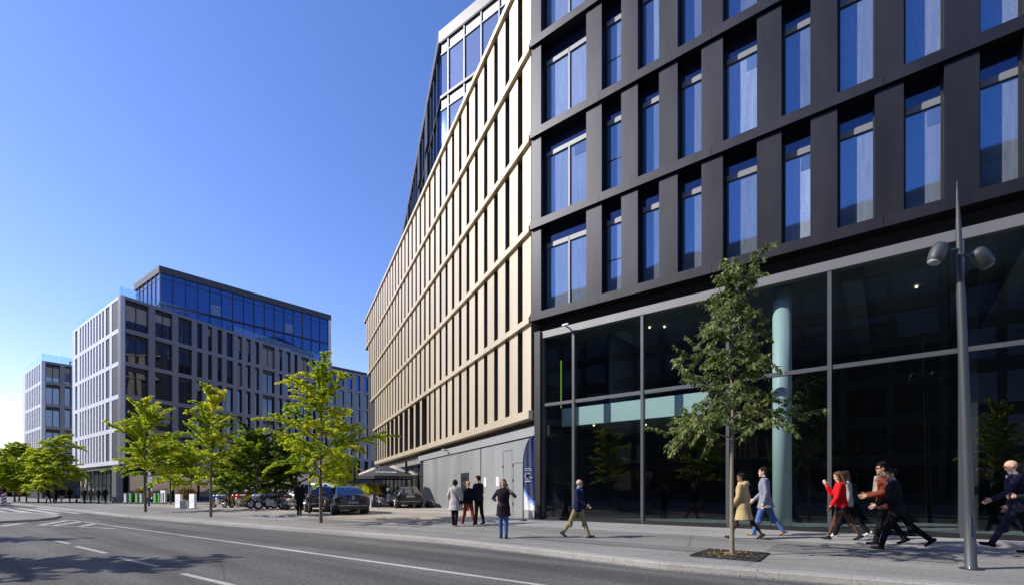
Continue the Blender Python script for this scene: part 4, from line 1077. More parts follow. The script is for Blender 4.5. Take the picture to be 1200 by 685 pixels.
    def sleeves(m, gr, to=1.0):
        for sd, (sh, el, wr, fv) in zip((1, -1), Ar):
            m.ell(up(sh+Vector((0, -sd*.012, -.004))), ((.031+gr)*H,)*3, 10, 8)
            m.capsule(up(sh+Vector((0, -sd*.006, -.006))), up(el), (.029+gr)*H, (.025+gr)*H)
            if to > .5: m.capsule(up(el), up(el.lerp(wr, min(1, to)-.04)), (.026+gr)*H, (.020+gr)*H)
    if top:                                           # (colour, hem height, sleeve, grow)
        m = MB(); torso(m, top[1], top[3], .845); sleeves(m, top[3]*.6, top[2]); garment('jacket' if top[3] > .006 else 'shirt', m, top[0])
    if coat:                                          # (colour, hem, grow, hood)
        m = MB(); torso(m, coat[1], coat[2], .845, (.105, .125)); sleeves(m, coat[2]*.7, 1.0)
        if coat[3]: m.ell(up((-.055, 0, .835)), (.05*H, .07*H, .042*H)); m.ell(up((.02, 0, .84)), (.045*H, .06*H, .03*H))
        garment('coat', m, coat[0])
    if vest:
        m = MB(); torso(m, vest[1], .016, .845, (.075, .115)); garment('long_vest', m, vest[0])
    if shirt:
        m = MB(); m.rings([[up(q) for q in ring(Vector((.052, 0, z)), .012, w, 10)] for z, w in ((.66, .006), (.72, .016), (.78, .028), (.825, .032), (.84, .03))])
        m.rings([[up(q) for q in ring(Vector((.0, 0, z)), .038, .038, 12)] for z in (.825, .862)]); garment('shirt', m, shirt, .008, 1)
    if tie:
        m = MB(); m.rings([[up(q) for q in ring(Vector((.069+.003*(z > .7), 0, z)), .006, w, 8)] for z, w in ((.62, .012), (.74, .016), (.82, .008), (.84, .012))]); garment('tie', m, tie, .006, 1)
    if scarf:
        m = MB()
        for k in range(12):
            q = 2*math.pi*k/12; q2 = 2*math.pi*(k+1)/12
            m.capsule(up((.05*math.cos(q), .052*math.sin(q), .845-.01*math.cos(q))), up((.05*math.cos(q2), .052*math.sin(q2), .845-.01*math.cos(q2))), .02*H, .02*H, 8)
        m.capsule(up((.066, .03, .83)), up((.085, .035, scarf[1])), .02*H, .024*H); m.capsule(up((.066, -.03, .83)), up((.085, -.035, scarf[1]+.04)), .02*H, .024*H)
        garment('scarf', m, scarf[0], .012, 2)
    # ---- shoes
    for (h, k, an, he, to, fd, dn) in Lg:
        m = MB(); o = Vector((0, 0, .004))
        m.capsule(lp(he+o), lp(to+o-fd*.01), .021*H, .0165*H); m.capsule(lp(an+Vector((0, 0, -.004))), lp(he+o), .024*H, .022*H); m.capsule(lp(an), lp(to-fd*.06+o), .021*H, .02*H)
        garment('shoe', m, shoes if not socks else shoes, .009 if detail else .02, 2)
    # ---- hair
    if hair:
        kind, hc = hair; m = MB()
        if kind != 'bald':
            m.ell(hd((-.016, 0, .024)), (.056*H, .047*H, .049*H), 16, 12, 0, Mw)
            m.ell(hd((.004, 0, .043)), (.044*H, .040*H, .027*H), 12, 8, 0, Mw); m.ell(hd((-.034, 0, -.012)), (.028*H, .038*H, .036*H), 12, 8, 0, Mw)
            for sd in (1, -1): m.ell(hd((.006, sd*.038, .016)), (.016*H, .009*H, .022*H), 8, 6, 0, Mw)
        else:
            for sd in (1, -1): m.ell(hd((-.03, sd*.034, -.004)), (.022*H, .010*H, .024*H), 8, 6, 0, Mw)
            m.ell(hd((-.052, 0, -.01)), (.010*H, .03*H, .024*H), 8, 6, 0, Mw)
        if kind == 'curly':
            rr = random.Random(3)
            for k in range(34):
                a = rr.uniform(0, 6.28); e = rr.uniform(.15, 1.5); m.ell(hd((-.014+.056*math.cos(a)*math.cos(e), .047*math.sin(a)*math.cos(e), .028+.048*math.sin(e))), (.014*H,)*3, 7, 5)
        if kind in ('long', 'bob'):
            bot = -.14 if kind == 'long' else -.055
            rs = []
            for k in range(7):
                f = k/6; z = lerp(.03, bot, f); rs.append([hd(Vector((-.040-.012*math.sin(f*2.2)+q.x, q.y, z))) for q in ring((0, 0, 0), lerp(.034, .022, f), lerp(.046, .040, f), 14)])
            m.rings(rs)
            for sd in (1, -1): m.capsule(hd((-.006, sd*.043, .02)), hd((-.004+(.01 if kind == 'long' else 0), sd*.047, bot*.8)), .016*H, .012*H, 8)
        if kind == 'bun': m.ell(hd((-.07, 0, .02)), (.022*H,)*3, 10, 8); m.capsule(hd((-.05, 0, .0)), hd((-.062, 0, -.06)), .02*H, .008*H)
        garment('hair', m, hc, .009 if detail else .018, 2)
    if glasses:
        m = MB()
        for sd in (1, -1): m.ell(hd((.053, sd*.018, .007)), (.004*H, .014*H, .009*H), 8, 6, 0, Mw); m.capsule(hd((.05, sd*.032, .009)), hd((.0, sd*.046, .006)), .002*H, .002*H, 5)
        m.capsule(hd((.056, .008, .009)), hd((.056, -.008, .009)), .002*H, .002*H, 5); link('glasses', m.mesh('glasses', M['black']), root)
    if bag:
        kind, bc = bag; m = MB()
        if kind == 'cross':
            pts = [up((.02*math.cos(q)-.0, 0, 0)) for q in (0,)]
            pl = [(.075, .07, .80), (.03, .085, .845), (-.035, .075, .83), (-.085, .02, .73), (-.088, -.05, .63), (-.05, -.118, .545), (.02, -.122, .53)]
            m.tube([up(p) for p in pl], .006*H, 6); m.cbox(up((.0, -.135, .50)), (.12*H, .04*H, .085*H), 0)
        elif kind == 'hand':
            A = up(Ar[0][2]+Ar[0][3]*.06); m.cbox(A+Vector((0, 0, -.17)), (.26, .09, .24)); m.tube([A+Vector((-.09, 0, -.05)), A+Vector((-.03, 0, .02)), A+Vector((.03, 0, .02)), A+Vector((.09, 0, -.05))], .008, 6)
        elif kind == 'back': m.ell(up((-.095, -.06, .62)), (.05*H, .05*H, .085*H), 12, 8)
        link('bag', m.mesh('bag', cloth('bag_cloth', bc)), root)
    if phone:
        A = up(Ar[phone-1][2]+Ar[phone-1][3]*.065); m = MB(); m.cbox(A+Vector((.018, 0, .01)), (.012, .075, .15)); link('phone', m.mesh('phone', M['black']), root)
    return root
def H_px(u, vf, vh):
    x, y, z = at(u, vf); return (vf-vh)/F_PX*y
def people():
    WL = math.atan2(.617, -.787); WR = math.atan2(-.617, .787)
    def P(label, u, vf, vh, heading, **kw):
        p = at(u, vf); H = kw.pop('H', None) or (vf-vh)/F_PX*p[1]
        return person(label, p, H, heading, **kw)
    BK = (.012, .012, .014); NV = (.014, .022, .06); JN = (.08, .15, .36)
    P('woman in pale raincoat with black crossbody bag, seen from behind', 533, 616, 562, R(82), legs=((8, 3, 0), (-7, 10, -12)), arms=((-8, 14, 30, 10), (6, 16, 45, 15)), coat=((.6, .55, .5), .33, .016, False), trousers=BK, hair=('bob', (.03, .02, .016)), shoes=BK, bag=('cross', BK), top=None)
    P('blond person in black jacket and rust red trousers walking away', 549, 614.5, 562, R(120), legs=((26, 4, 5), (-24, 10, -25)), arms=((-10, 8, 30, 10), (8, 8, 40, 10)), top=(BK, .47, 1, .014), trousers=(.28, .035, .028), hair=('bun', (.55, .34, .13)), shoes=BK)
    P('man in dark hooded jacket and black trousers beside the blond person', 561, 613.5, 557, R(135), legs=((5, 2, 0), (-8, 8, -8)), arms=((4, 8, 20, 10), (10, 8, 60, 20)), top=((.018, .021, .026), .46, 1, .018), trousers=BK, hair=('short', (.035, .022, .016)), shoes=BK, head_yaw=25, scarf=None)
    P('woman in long dark vest and blue jeans phoning, facing the road', 590, 630, 561, R(-95), legs=((3, 1, 0), (-4, 4, -3)), arms=((42, 38, 136, 44), (-22, 30, 66, 45)), lean=0, top=((.05, .05, .08), .47, .55, .008), vest=((.028, .016, .026), .37), trousers=JN, hair=('long', (.34, .19, .08)), shoes=BK, phone=1, head_yaw=-6)
    P('balding man in navy blazer and khaki trousers walking right', 677, 629.5, 559.5, WR+R(12), legs=((24, 5, 8), (-26, 10, -28)), arms=((-8, 10, 28, 5), (14, 9, 48, 22)), top=(NV, .455, 1, .014), trousers=(.32, .27, .14), shirt=(.12, .25, .75), hair=('bald', (.3, .24, .2)), shoes=(.03, .022, .016), glasses=True)
    P('woman in hooded beige coat and dark tights walking past the tree', 871, 631, 552, WL+R(-6), legs=((20, 3, 6), (-26, 8, -28)), arms=((6, 12, 30, 10), (-10, 12, 20, 5)), coat=((.55, .42, .22), .30, .02, True), bare_legs=(.06, .032, .02), hair=('short', (.015, .012, .012)), shoes=(.03, .03, .04), skin_c=(.2, .11, .07))
    P('man in open grey coat and blue jeans beside the teal column', 897, 627, 545, WL+R(10), legs=((20, 3, 4), (-22, 14, -22)), arms=((-6, 8, 22, 4), (10, 9, 40, 10)), coat=((.26, .28, .34), .42, .012, False), trousers=(.1, .18, .42), hair=('short', (.03, .018, .012)), shoes=(.4, .28, .15), skin_c=(.55, .36, .27), shirt=(.04, .04, .045))
    P('person in beige top and white trainers half hidden behind the red jacket', 993, 628.5, 549, WL, legs=((20, 4, 4), (-26, 12, -28)), arms=((-10, 8, 20, 0), (10, 8, 20, 5)), top=((.42, .38, .34), .47, 1, .012), trousers=BK, hair=('long', (.03, .02, .015)), shoes=(.7, .68, .65))
    P('woman in red jacket and short black skirt raising a hand to her face', 986, 632.5, 551, WL+R(4), legs=((20, 2, 4), (-24, 6, -24)), arms=((14, 10, 18, 0), (40, 10, 118, 20)), lean=4, top=((.72, .015, .02), .46, .92, .018), skirt=(BK, .40), bare_legs=(.12, .06, .04), hair=('long', (.12, .06, .028)), shoes=(.025, .025, .03), head_pitch=12)
    P('man with curly hair and sunglasses in rust jacket behind the black suit', 1037, 637.5, 541, WL+R(14), legs=((14, 3, 2), (-20, 12, -24)), arms=((14, 8, 62, 28), (10, 8, 72, 28)), top=((.2, .045, .022), .44, 1, .02), scarf=((.42, .34, .28), .62), trousers=BK, hair=('curly', (.012, .01, .01)), shoes=BK, skin_c=(.4, .22, .13), glasses=True)
    P('dark-haired man in black suit striding left past the lamp post', 1050, 643.5, 546, WL-R(2), legs=((19, 3, 4), (-34, 16, -40)), arms=((12, 8, 52, 10), (20, 8, 42, 6)), lean=5, top=(BK, .42, 1, .017), trousers=BK, shirt=(.1, .14, .4), hair=('short', (.014, .012, .012)), shoes=(.01, .01, .011), skin_c=(.36, .22, .15), head_yaw=10)
    P('bald man in navy suit and white shirt striding left', 1193, 644, 536.5, WL+R(2), legs=((28, 3, 12), (-18, 16, -20)), arms=((26, 8, 40, 6), (-6, 8, 36, 4)), lean=6, top=((.026, .03, .06), .43, 1, .016), trousers=(.024, .028, .055), shirt=(.65, .68, .75), hair=None, shoes=(.012, .012, .013), skin_c=(.58, .33, .23), head_pitch=16)
    P('person in dark clothes holding a phone at the right frame edge', 1224, 648, 543, WL+R(5), legs=((18, 3, 4), (-22, 14, -22)), arms=((30, 8, 62, 10), (-8, 8, 20, 0)), top=(BK, .45, 1, .015), trousers=BK, hair=('short', BK), shoes=BK, phone=1, skin_c=(.42, .25, .18))
    P('man in black seen from behind beside the parked scooters', 351, 603.5, 563.5, R(95), legs=((4, 2, 0), (-5, 5, -6)), arms=((0, 7, 8, 0), (0, 7, 8, 0)), lean=0, top=(BK, .44, 1, .017), trousers=(.011, .011, .013), hair=('short', (.02, .016, .014)), shoes=(.2, .2, .2), detail=False)
    P('woman in beige top with brown shoulder bag walking by the barriers', 174.8, 592.6, 570.6, R(100), legs=((16, 3, 0), (-16, 8, -18)), arms=((0, 8, 20, 0), (0, 8, 20, 0)), top=((.36, .27, .17), .46, 1, .014), trousers=(.06, .1, .24), hair=('long', (.05, .03, .02)), shoes=BK, bag=('back', (.25, .1, .04)), detail=False)
    far = ((56.6, 589.2, 570.3, 'person in black with a white bag at the left end of the black-clad group', BK, BK, 190), (65.8, 588.6, 570.2, 'person in dark coat left of the tree trunk in the group', (.03, .026, .03), BK, 100),
           (72.4, 588.9, 570, 'person in black top and beige trousers within the black-clad group', BK, (.3, .25, .2), 100), (81.6, 588.4, 570.8, 'short person in black between the beige trousers and the blue jacket', (.014, .014, .016), BK, 95),
           (90.2, 588.6, 570, 'person in blue denim jacket among the black-clad group', (.1, .15, .27), (.03, .035, .06), 85), (98.8, 589.6, 571, 'woman in patterned black outfit right of the blue jacket', (.03, .03, .03), BK, -80),
           (106.4, 589.6, 570.4, 'woman in long brown cardigan over black clothes', (.14, .1, .07), BK, -80), (115.4, 589.7, 570.8, 'person in open black jacket over a pale top', (.02, .02, .022), BK, -100), (123, 589.8, 569.6, 'tall man in black at the right end of the far group', BK, BK, -85),
           (17, 587.2, 570.6, 'person in grey blue top beneath the leftmost trees', (.2, .24, .32), (.02, .02, .03), 80), (22.8, 587.2, 572, 'person in red top beneath the leftmost trees', (.4, .03, .04), BK, 80))
    for i, (u, vf, vh, lab, c1, c2, hd) in enumerate(far):
        kw = dict(legs=((12-(i % 3)*4, 3, 0), (-12+(i % 2)*5, 6, -10)), arms=((-6, 8, 18, 0), (8, 9, 30, 6)), trousers=c2, hair=(('short', 'long', 'bob')[(i*2+1) % 3] if i in (1, 3, 5, 6, 10) else 'short', (.04, .025, .018)), shoes=BK, detail=False)
        if i == 6: kw['coat'] = (c1, .36, .014, False)
        else: kw['top'] = (c1, .44, 1, .016)
        if i == 0: kw['bag'] = ('hand', (.7, .7, .7))
        P(lab, u, vf, vh, R(hd), group='people gathered beyond the crossing', **kw)
# ------------------------------------------------------------------ vehicles
def sring(x, w, z0, z1, n=24, pw=4.2):
    out = []
    for j in range(n):
        q = 2*math.pi*(j+.5)/n; c, s = math.cos(q), math.sin(q)
        out.append((x, w*math.copysign(abs(c)**(2/pw), c), (z0+z1)/2+(z1-z0)/2*math.copysign(abs(s)**(2/pw), s)))
    return out
def wheel(root, x, y, r=.325, w=.21, sd=1):
    yc = y
    mb = MB(); rs = []
    for a, b in ((r*.66, -w/2), (r*.9, -w/2), (r, -w/2+.04), (r, w/2-.04), (r*.9, w/2), (r*.66, w/2)):
        rs.append([(x+a*math.cos(2*math.pi*j/28), yc+b, r+a*math.sin(2*math.pi*j/28)) for j in range(28)])
    mb.rings(rs, 0, True, True); wh = mb.build('wheel', M['tyre'], root, False)
    mb = MB(); yo = yc+sd*(w/2-.01)
    mb.rings([[(x+a*math.cos(2*math.pi*j/24), yo+sd*b, r+a*math.sin(2*math.pi*j/24)) for j in range(24)] for a, b in ((r*.68, .0), (r*.66, .022), (r*.6, .022), (r*.56, -.0))], 0, False)
    for k in range(5):
        q = 2*math.pi*k/5+.3
        for dq in (-.13, .13): mb.tube([(x+.04*math.cos(q+dq*2), yo+sd*.012, r+.04*math.sin(q+dq*2)), (x+r*.6*math.cos(q+dq), yo+sd*.016, r+r*.6*math.sin(q+dq))], .017, 5)
    mb.ell((x, yo+sd*.012, r), (.05, .012, .05), 10, 6); mb.build('rim', M['rim'], wh, False)
def car(name, label, pos, rz, spec, paint, cat='car', group=None):
    root = thing(name, label, cat, pos, rz, group)
    L, low, cab, panes = spec['L'], spec['low'], spec['cab'], spec
    mb = MB(); mb.rings([sring(*q) for q in low])
    n = 32
    def cring(z, xr, xf, w, pw=6.0):
        o = []
        for j in range(n):
            q = 2*math.pi*(j+.5)/n; c, s = math.cos(q), math.sin(q)
            o.append(((xr+xf)/2+(xf-xr)/2*math.copysign(abs(c)**(2/pw), c), w*math.copysign(abs(s)**(2/pw), s), z))
        return o
    mb.rings([cring(*q) for q in cab])
    body = mb.build('body', paint, root, False)
    zs = [q[0] for q in cab]
    def cabat(z): return [interp(z, zs, [q[i] for q in cab]) for i in (1, 2, 3)]
    za, zb = spec['gz']; g = .012
    A, Bc = cabat(za), cabat(zb)
    def pane(nm, pts): mb = MB(); mb.poly(pts); mb.build(nm, M['carglass'], root, False)
    i = .10
    pane('rear_window', [(A[0]-g, A[2]-i, za), (A[0]-g, -A[2]+i, za), (Bc[0]-g, -Bc[2]+i*.9, zb), (Bc[0]-g, Bc[2]-i*.9, zb)])
    pane('windscreen', [(A[1]+g, A[2]-i, za), (Bc[1]+g, Bc[2]-i*.9, zb), (Bc[1]+g, -Bc[2]+i*.9, zb), (A[1]+g, -A[2]+i, za)])
    for sd in (1, -1):
        cuts = spec['side']
        for a, b in zip(cuts[:-1], cuts[1:]):
            xa0, xb0 = lerp(A[0]+.32, A[1]-.25, a), lerp(A[0]+.32, A[1]-.25, b); xa1, xb1 = lerp(Bc[0]+.16, Bc[1]-.1, a), lerp(Bc[0]+.16, Bc[1]-.1, b)
            q = [(xa0+.03, sd*(A[2]+g), za), (xb0-.03, sd*(A[2]+g), za), (xb1-.03, sd*(Bc[2]+g), zb), (xa1+.03, sd*(Bc[2]+g), zb)]
            pane('side_window', q if sd < 0 else q[::-1])
    wx0, wx1, r, wy = spec['wheels']
    for x in (wx0, wx1):
        for sd in (1, -1):
            mb = MB(); mb.rings([[(x+(r+.07)*math.cos(2*math.pi*j/24), sd*y, r+(r+.07)*math.sin(2*math.pi*j/24)) for j in range(24)] for y in (wy-.35, wy+.018)]); mb.build('wheel_arch', M['black'], root, False)
            wheel(root, x, sd*(wy-.075), r, .21, sd)
    xr = spec['rear']; tz = spec['tz']
    for sd in (1, -1):
        mb = MB(); mb.rings([[(xr-.018+.05*k+max(0, abs(y)-.55)*.33, sd*y, tz+dz) for y, dz in ((.36, -.035), (.62, -.07), (.80, -.06), (.83, .0), (.80, .06), (.62, .07), (.36, .04))] for k in (0, 3)], 0, True, False)
        mb.build('tail_light', M['tail'], root, False)
        mb = MB(); x = spec['mir']; mb.ell((x, sd*(wy+.12), za+.03), (.07, .10, .075)); mb.build('wing_mirror', paint, root, False)
    mb = MB(); mb.cbox((xr-.035, 0, spec['pz']), (.02, .54, .125)); pl = mb.build('number_plate', M[spec.get('plate', 'plate')], root, False)
    mb = MB(); 
    for k, wd in enumerate((.05, .05, .0, .045, .045, .045, .0, .05, .05)):
        if wd: mb.cbox((xr-.047, .2-.05*k, spec['pz']), (.004, wd*.55, .07))
    mb.build('plate_marks', M['black' if spec.get('plate', 'plate') == 'plate' else 'plate'], pl, False)
    mb = MB(); mb.tube([(xr-.03, .065*math.cos(2*math.pi*k/16), tz+.01+.065*math.sin(2*math.pi*k/16)) for k in range(17)], .008, 5)
    if spec.get('badge') == 'v':
        mb.tube([(xr-.03, .045, tz+.05), (xr-.03, 0, tz-.005), (xr-.03, -.045, tz+.05)], .007, 5); mb.tube([(xr-.03, .05, tz+.0), (xr-.03, .022, tz-.045), (xr-.03, 0, tz-.0), (xr-.03, -.022, tz-.045), (xr-.03, -.05, tz)], .006, 5)
        mb.build('badge', M['chrome'], root, False)
    elif spec.get('badge') == 'rings':
        mb = MB()
        for q in (-.105, -.035, .035, .105): mb.tube([(xr-.03, q+.045*math.cos(2*math.pi*k/14), tz+.03+.045*math.sin(2*math.pi*k/14)) for k in range(15)], .007, 5)
        mb.build('badge', M['chrome'], root, False)
    mb = MB(); mb.cbox((xr+.0, 0, .36), (.09, 1.5, .16)); mb.cbox((xr+.05, 0, .27), (.1, 1.2, .08)); mb.build('bumper', M['black'], root, False)
    mb = MB(); mb.cbox((xr-.048, 0, .45), (.012, 1.42, .018)); mb.build('trim_strip', M['chrome'], root, False)
    if spec.get('rails'):
        for sd in (1, -1):
            mb = MB(); mb.tube([(cab[-2][1]+.1, sd*.5, cab[-2][0]+.02), (0, sd*.52, cab[-2][0]+.06), (cab[-2][2], sd*.5, cab[-2][0]+.02)], .02, 6); mb.build('roof_rail', M['black'], root, False)
    mb = MB()
    for sd in (1, -1):
        for x in (spec['mir']-1.0, spec['mir']-1.95): mb.cbox((x, sd*(wy+.028), za-.12), (.2, .03, .03))
    mb.build('door_handle', M['chrome' if paint != M['carblack'] else 'carblack'], root, False)
    return root
SALOON = dict(L=4.75, low=[(-2.38, .62, .46, .80), (-2.34, .80, .36, .98), (-2.22, .88, .29, 1.02), (-1.7, .91, .24, 1.01), (-.6, .91, .22, .97), (.7, .91, .22, .94), (1.5, .90, .22, .90), (2.05, .85, .24, .80), (2.3, .74, .3, .68), (2.38, .5, .36, .58)],
              cab=[(.90, -2.0, 1.25, .84), (1.0, -1.84, 1.05, .80), (1.32, -1.12, .28, .66), (1.42, -.85, .02, .6), (1.46, -.5, -.15, .42)], gz=(1.03, 1.36), side=(0, .3, .62, 1.0), wheels=(-1.42, 1.4, .33, .90), rear=-2.35, tz=.86, pz=.6, mir=.75, badge='v', plate='plateblue')
HATCH = dict(L=4.3, low=[(-2.12, .66, .44, .84), (-2.08, .82, .36, 1.0), (-1.95, .88, .29, 1.02), (-1.4, .90, .24, 1.0), (-.4, .90, .22, .97), (.7, .90, .22, .94), (1.45, .88, .22, .90), (1.85, .82, .24, .80), (2.1, .7, .3, .66), (2.16, .48, .36, .58)],
             cab=[(.90, -2.06, 1.1, .84), (1.0, -2.0, .95, .81), (1.32, -1.72, .25, .67), (1.42, -1.58, .0, .61), (1.46, -1.1, -.2, .44)], gz=(1.04, 1.36), side=(0, .2, .58, 1.0), wheels=(-1.3, 1.3, .33, .89), rear=-2.09, tz=.92, pz=.8, mir=.68, badge='rings', plate='plate', rails=True)
SUV = dict(L=4.9, low=[(-2.42, .7, .5, 1.0), (-2.38, .88, .42, 1.14), (-2.2, .93, .36, 1.16), (-1.2, .95, .34, 1.14), (0, .95, .33, 1.12), (1.0, .94, .33, 1.1), (1.7, .93, .34, 1.05), (2.2, .88, .38, .98), (2.42, .74, .44, .86)],
           cab=[(1.05, -2.34, 1.15, .88), (1.15, -2.28, 1.0, .86), (1.62, -1.98, .45, .72), (1.74, -1.85, .25, .67), (1.79, -1.4, .0, .5)], gz=(1.17, 1.65), side=(0, .25, .6, 1.0), wheels=(-1.45, 1.45, .38, .93), rear=-2.4, tz=1.04, pz=.85, mir=.75, badge='none', plate='plate')
def motorbike(label, pos, rz, paint, scooter=False, topbox=False, group='motorbikes parked by the trees', seatm=None, screen=False):
    r = thing('scooter' if scooter else 'motorbike', label, 'scooter' if scooter else 'motorbike', pos, rz, group)
    R0 = .24 if scooter else .31; xf, xr = (.66, -.62) if scooter else (.72, -.68)
    for x in (xf, xr):
        mb = MB(); mb.rings([[(x+(R0-.06+.06*math.cos(2*math.pi*k/8))*math.cos(2*math.pi*j/24), .06*math.sin(2*math.pi*k/8), R0+(R0-.06+.06*math.cos(2*math.pi*k/8))*math.sin(2*math.pi*j/24)) for k in range(8)] for j in range(24)], 0, False, True, True)
        w = mb.build('wheel', M['tyre'], r, False)
        mb = MB()
        for k in range(6):
            q = math.pi*k/3; mb.tube([(x, 0, R0), (x+(R0-.1)*math.cos(q), 0, R0+(R0-.1)*math.sin(q))], .014, 5)
        mb.lathe((x, 0, R0), [(.02, 0)]*2, 4) if False else None
        mb.tube([(x, .03, R0), (x, .04, R0)], R0*.48, 14); mb.build('rim', M['rim'], w, False)
    mb = MB()
    for sd in (.09, -.09): mb.tube([(xf, sd, R0), (xf-.28, sd*.9, .95)], .026, 7)
    mb.build('fork', M['chrome'], r, False)
    mb = MB(); mb.tube([(xf-.36, .38, 1.02), (xf-.28, .2, 1.06), (xf-.26, 0, 1.0), (xf-.28, -.2, 1.06), (xf-.36, -.38, 1.02)], .018, 7); mb.build('handlebar', M['black'], r, False)
    for sd in (1, -1):
        mb = MB(); mb.tube([(xf-.28, sd*.22, 1.06), (xf-.2, sd*.34, 1.26)], .008, 5); mb.ell((xf-.2, sd*.35, 1.29), (.02, .07, .05)); mb.build('mirror', M['black'], r, False)
    mb = MB(); mb.ell((xf-.14, 0, .88), (.1, .11, .11)); mb.build('headlight', M['lampglass'], r, False)
    mb = MB()
    if scooter:
        mb.ell((xf-.24, 0, .66), (.14, .24, .36)); mb.capsule((xf-.2, 0, .34), (-.1, 0, .3), .12, .14); mb.ell((-.42, 0, .55), (.42, .2, .24))
    else:
        mb.ell((.12, 0, .84), (.32, .17, .16)); mb.ell((xf-.24, 0, .78), (.2, .2, .22)); mb.capsule((-.45, 0, .82), (-.82, 0, .92), .12, .06)
    mb.build('fairing', paint, r, False)
    if not scooter:
        mb = MB(); mb.cbox((.05, 0, .45), (.46, .3, .36), 0, 0, .1); mb.ell((.2, 0, .6), (.16, .17, .2)); mb.capsule((.0, 0, .35), (xr, 0, R0), .07, .05); mb.build('engine', M['grey_metal'], r, False)
    mb = MB(); mb.tube([(.2, -.16, .3), (-.3, -.18, .28), (-.78, -.19, .44)], [.035, .05, .06], 8); mb.build('exhaust', M['chrome'], r, False)
    mb = MB(); mb.capsule((-.12, 0, .84 if not scooter else .82), (-.62, 0, .9 if not scooter else .86), .12, .10); mb.build('seat', seatm or M['black'], r, False)
    mb = MB(); mb.capsule((xr-.16, 0, .7), (xr-.2, 0, .52), .05, .03); mb.cbox((xr-.2, 0, .56), (.02, .2, .18)); mb.build('rear_mudguard', M['black'], r, False)
    mb = MB(); mb.ell((xr-.2, 0, .76), (.03, .08, .04)); mb.build('tail_light', M['tail'], r, False)
    mb = MB(); mb.tube([(.0, .12, .25), (-.08, .3, .02)], .016, 6); mb.build('kickstand', M['black'], r, False)
    if topbox:
        mb = MB(); mb.rings([[(q.x-.78, q.y, z) for q in ring((0, 0, 0), a, b, 16, pw=5)] for z, a, b in ((.98, .17, .2), (1.02, .2, .24), (1.2, .2, .24), (1.28, .17, .2))]); mb.build('top_box', M['black'], r, False)
    if screen:
        mb = MB(); mb.rings([[(xf-.26-.12*k, .2*math.cos(q)*(1-.3*k), 1.0+.38*k+.02*math.sin(q)) for q in (2*math.pi*j/10 for j in range(10))] for k in (0, .5, 1)], 0, True); mb.build('windscreen', M['carglass'], r, False)
    return r
def vehicles():
    GH = math.atan2(.908, -.42)
    def put(u, Y): x, y, z = depth_at(u, Y); return (x, y, z)
    def ahead(p, h, d): x, y = p[0]+math.cos(h)*d, p[1]+math.sin(h)*d; return (x, y, gp(x, y)+.006)
    h = GH+R(4)
    car('parked_car', 'black saloon with dark blue rear window parked between the kerb tree and the plinth', ahead(put(414, 24.7), h, 2.35), h, SALOON, M['carblack'], group='cars parked on the forecourt')
    h2 = GH+R(-1)
    car('parked_car', 'black hatchback with roof rails parked against the steel plinth wall', ahead(put(481, 32.6), h2, 2.1), h2, HATCH, M['carblack'], group='cars parked on the forecourt')
    car('parked_car', 'dark hatchback mostly hidden left of the black saloon', ahead(put(379, 27.6), h, 2.1), h, dict(HATCH, rails=False, badge='none'), M['carblack'], group='cars parked on the forecourt')
    x, y, z = put(361, 37); hw = math.atan2(.45, -.9)
    car('parked_car', 'white off-roader parked behind the man in black', (x, y, z), hw, SUV, M['carwhite'], group='cars parked on the forecourt')
    def mb_at(u, Y): x, y, z = depth_at(u, Y); return (x, y, z)
    motorbike('blue sports motorbike beside the kerb tree trunk', mb_at(257, 35.2), R(150), M['bikeblue'])
    motorbike('red touring motorbike with black top box', mb_at(281, 35.0), R(165), M['bikered'], topbox=True, screen=True)
    motorbike('silver naked motorbike left of the scooters', mb_at(308, 32.6), R(200), M['bikesilver'])
    motorbike('black motorbike with silver fairing beside the scooters', mb_at(317.5, 31.4), R(205), M['bikeblack'])
    motorbike('black scooter with teal seat cover', mb_at(326, 32.6), R(195), M['bikeblack'], True, seatm=M['seatteal'], screen=True)
    motorbike('black scooter with large top box and silver mudguard', mb_at(335, 31.0), R(100), M['bikeblack'], True, topbox=True)
    motorbike('grey scooter tail nearest the man in black', mb_at(341.5, 30.6), R(85), M['bikesilver'], True)
    motorbike('silver and black scooter leaning by the planter beside the black hatchback', mb_at(451, 34.5), R(60), M['bikesilver'], True, screen=True)

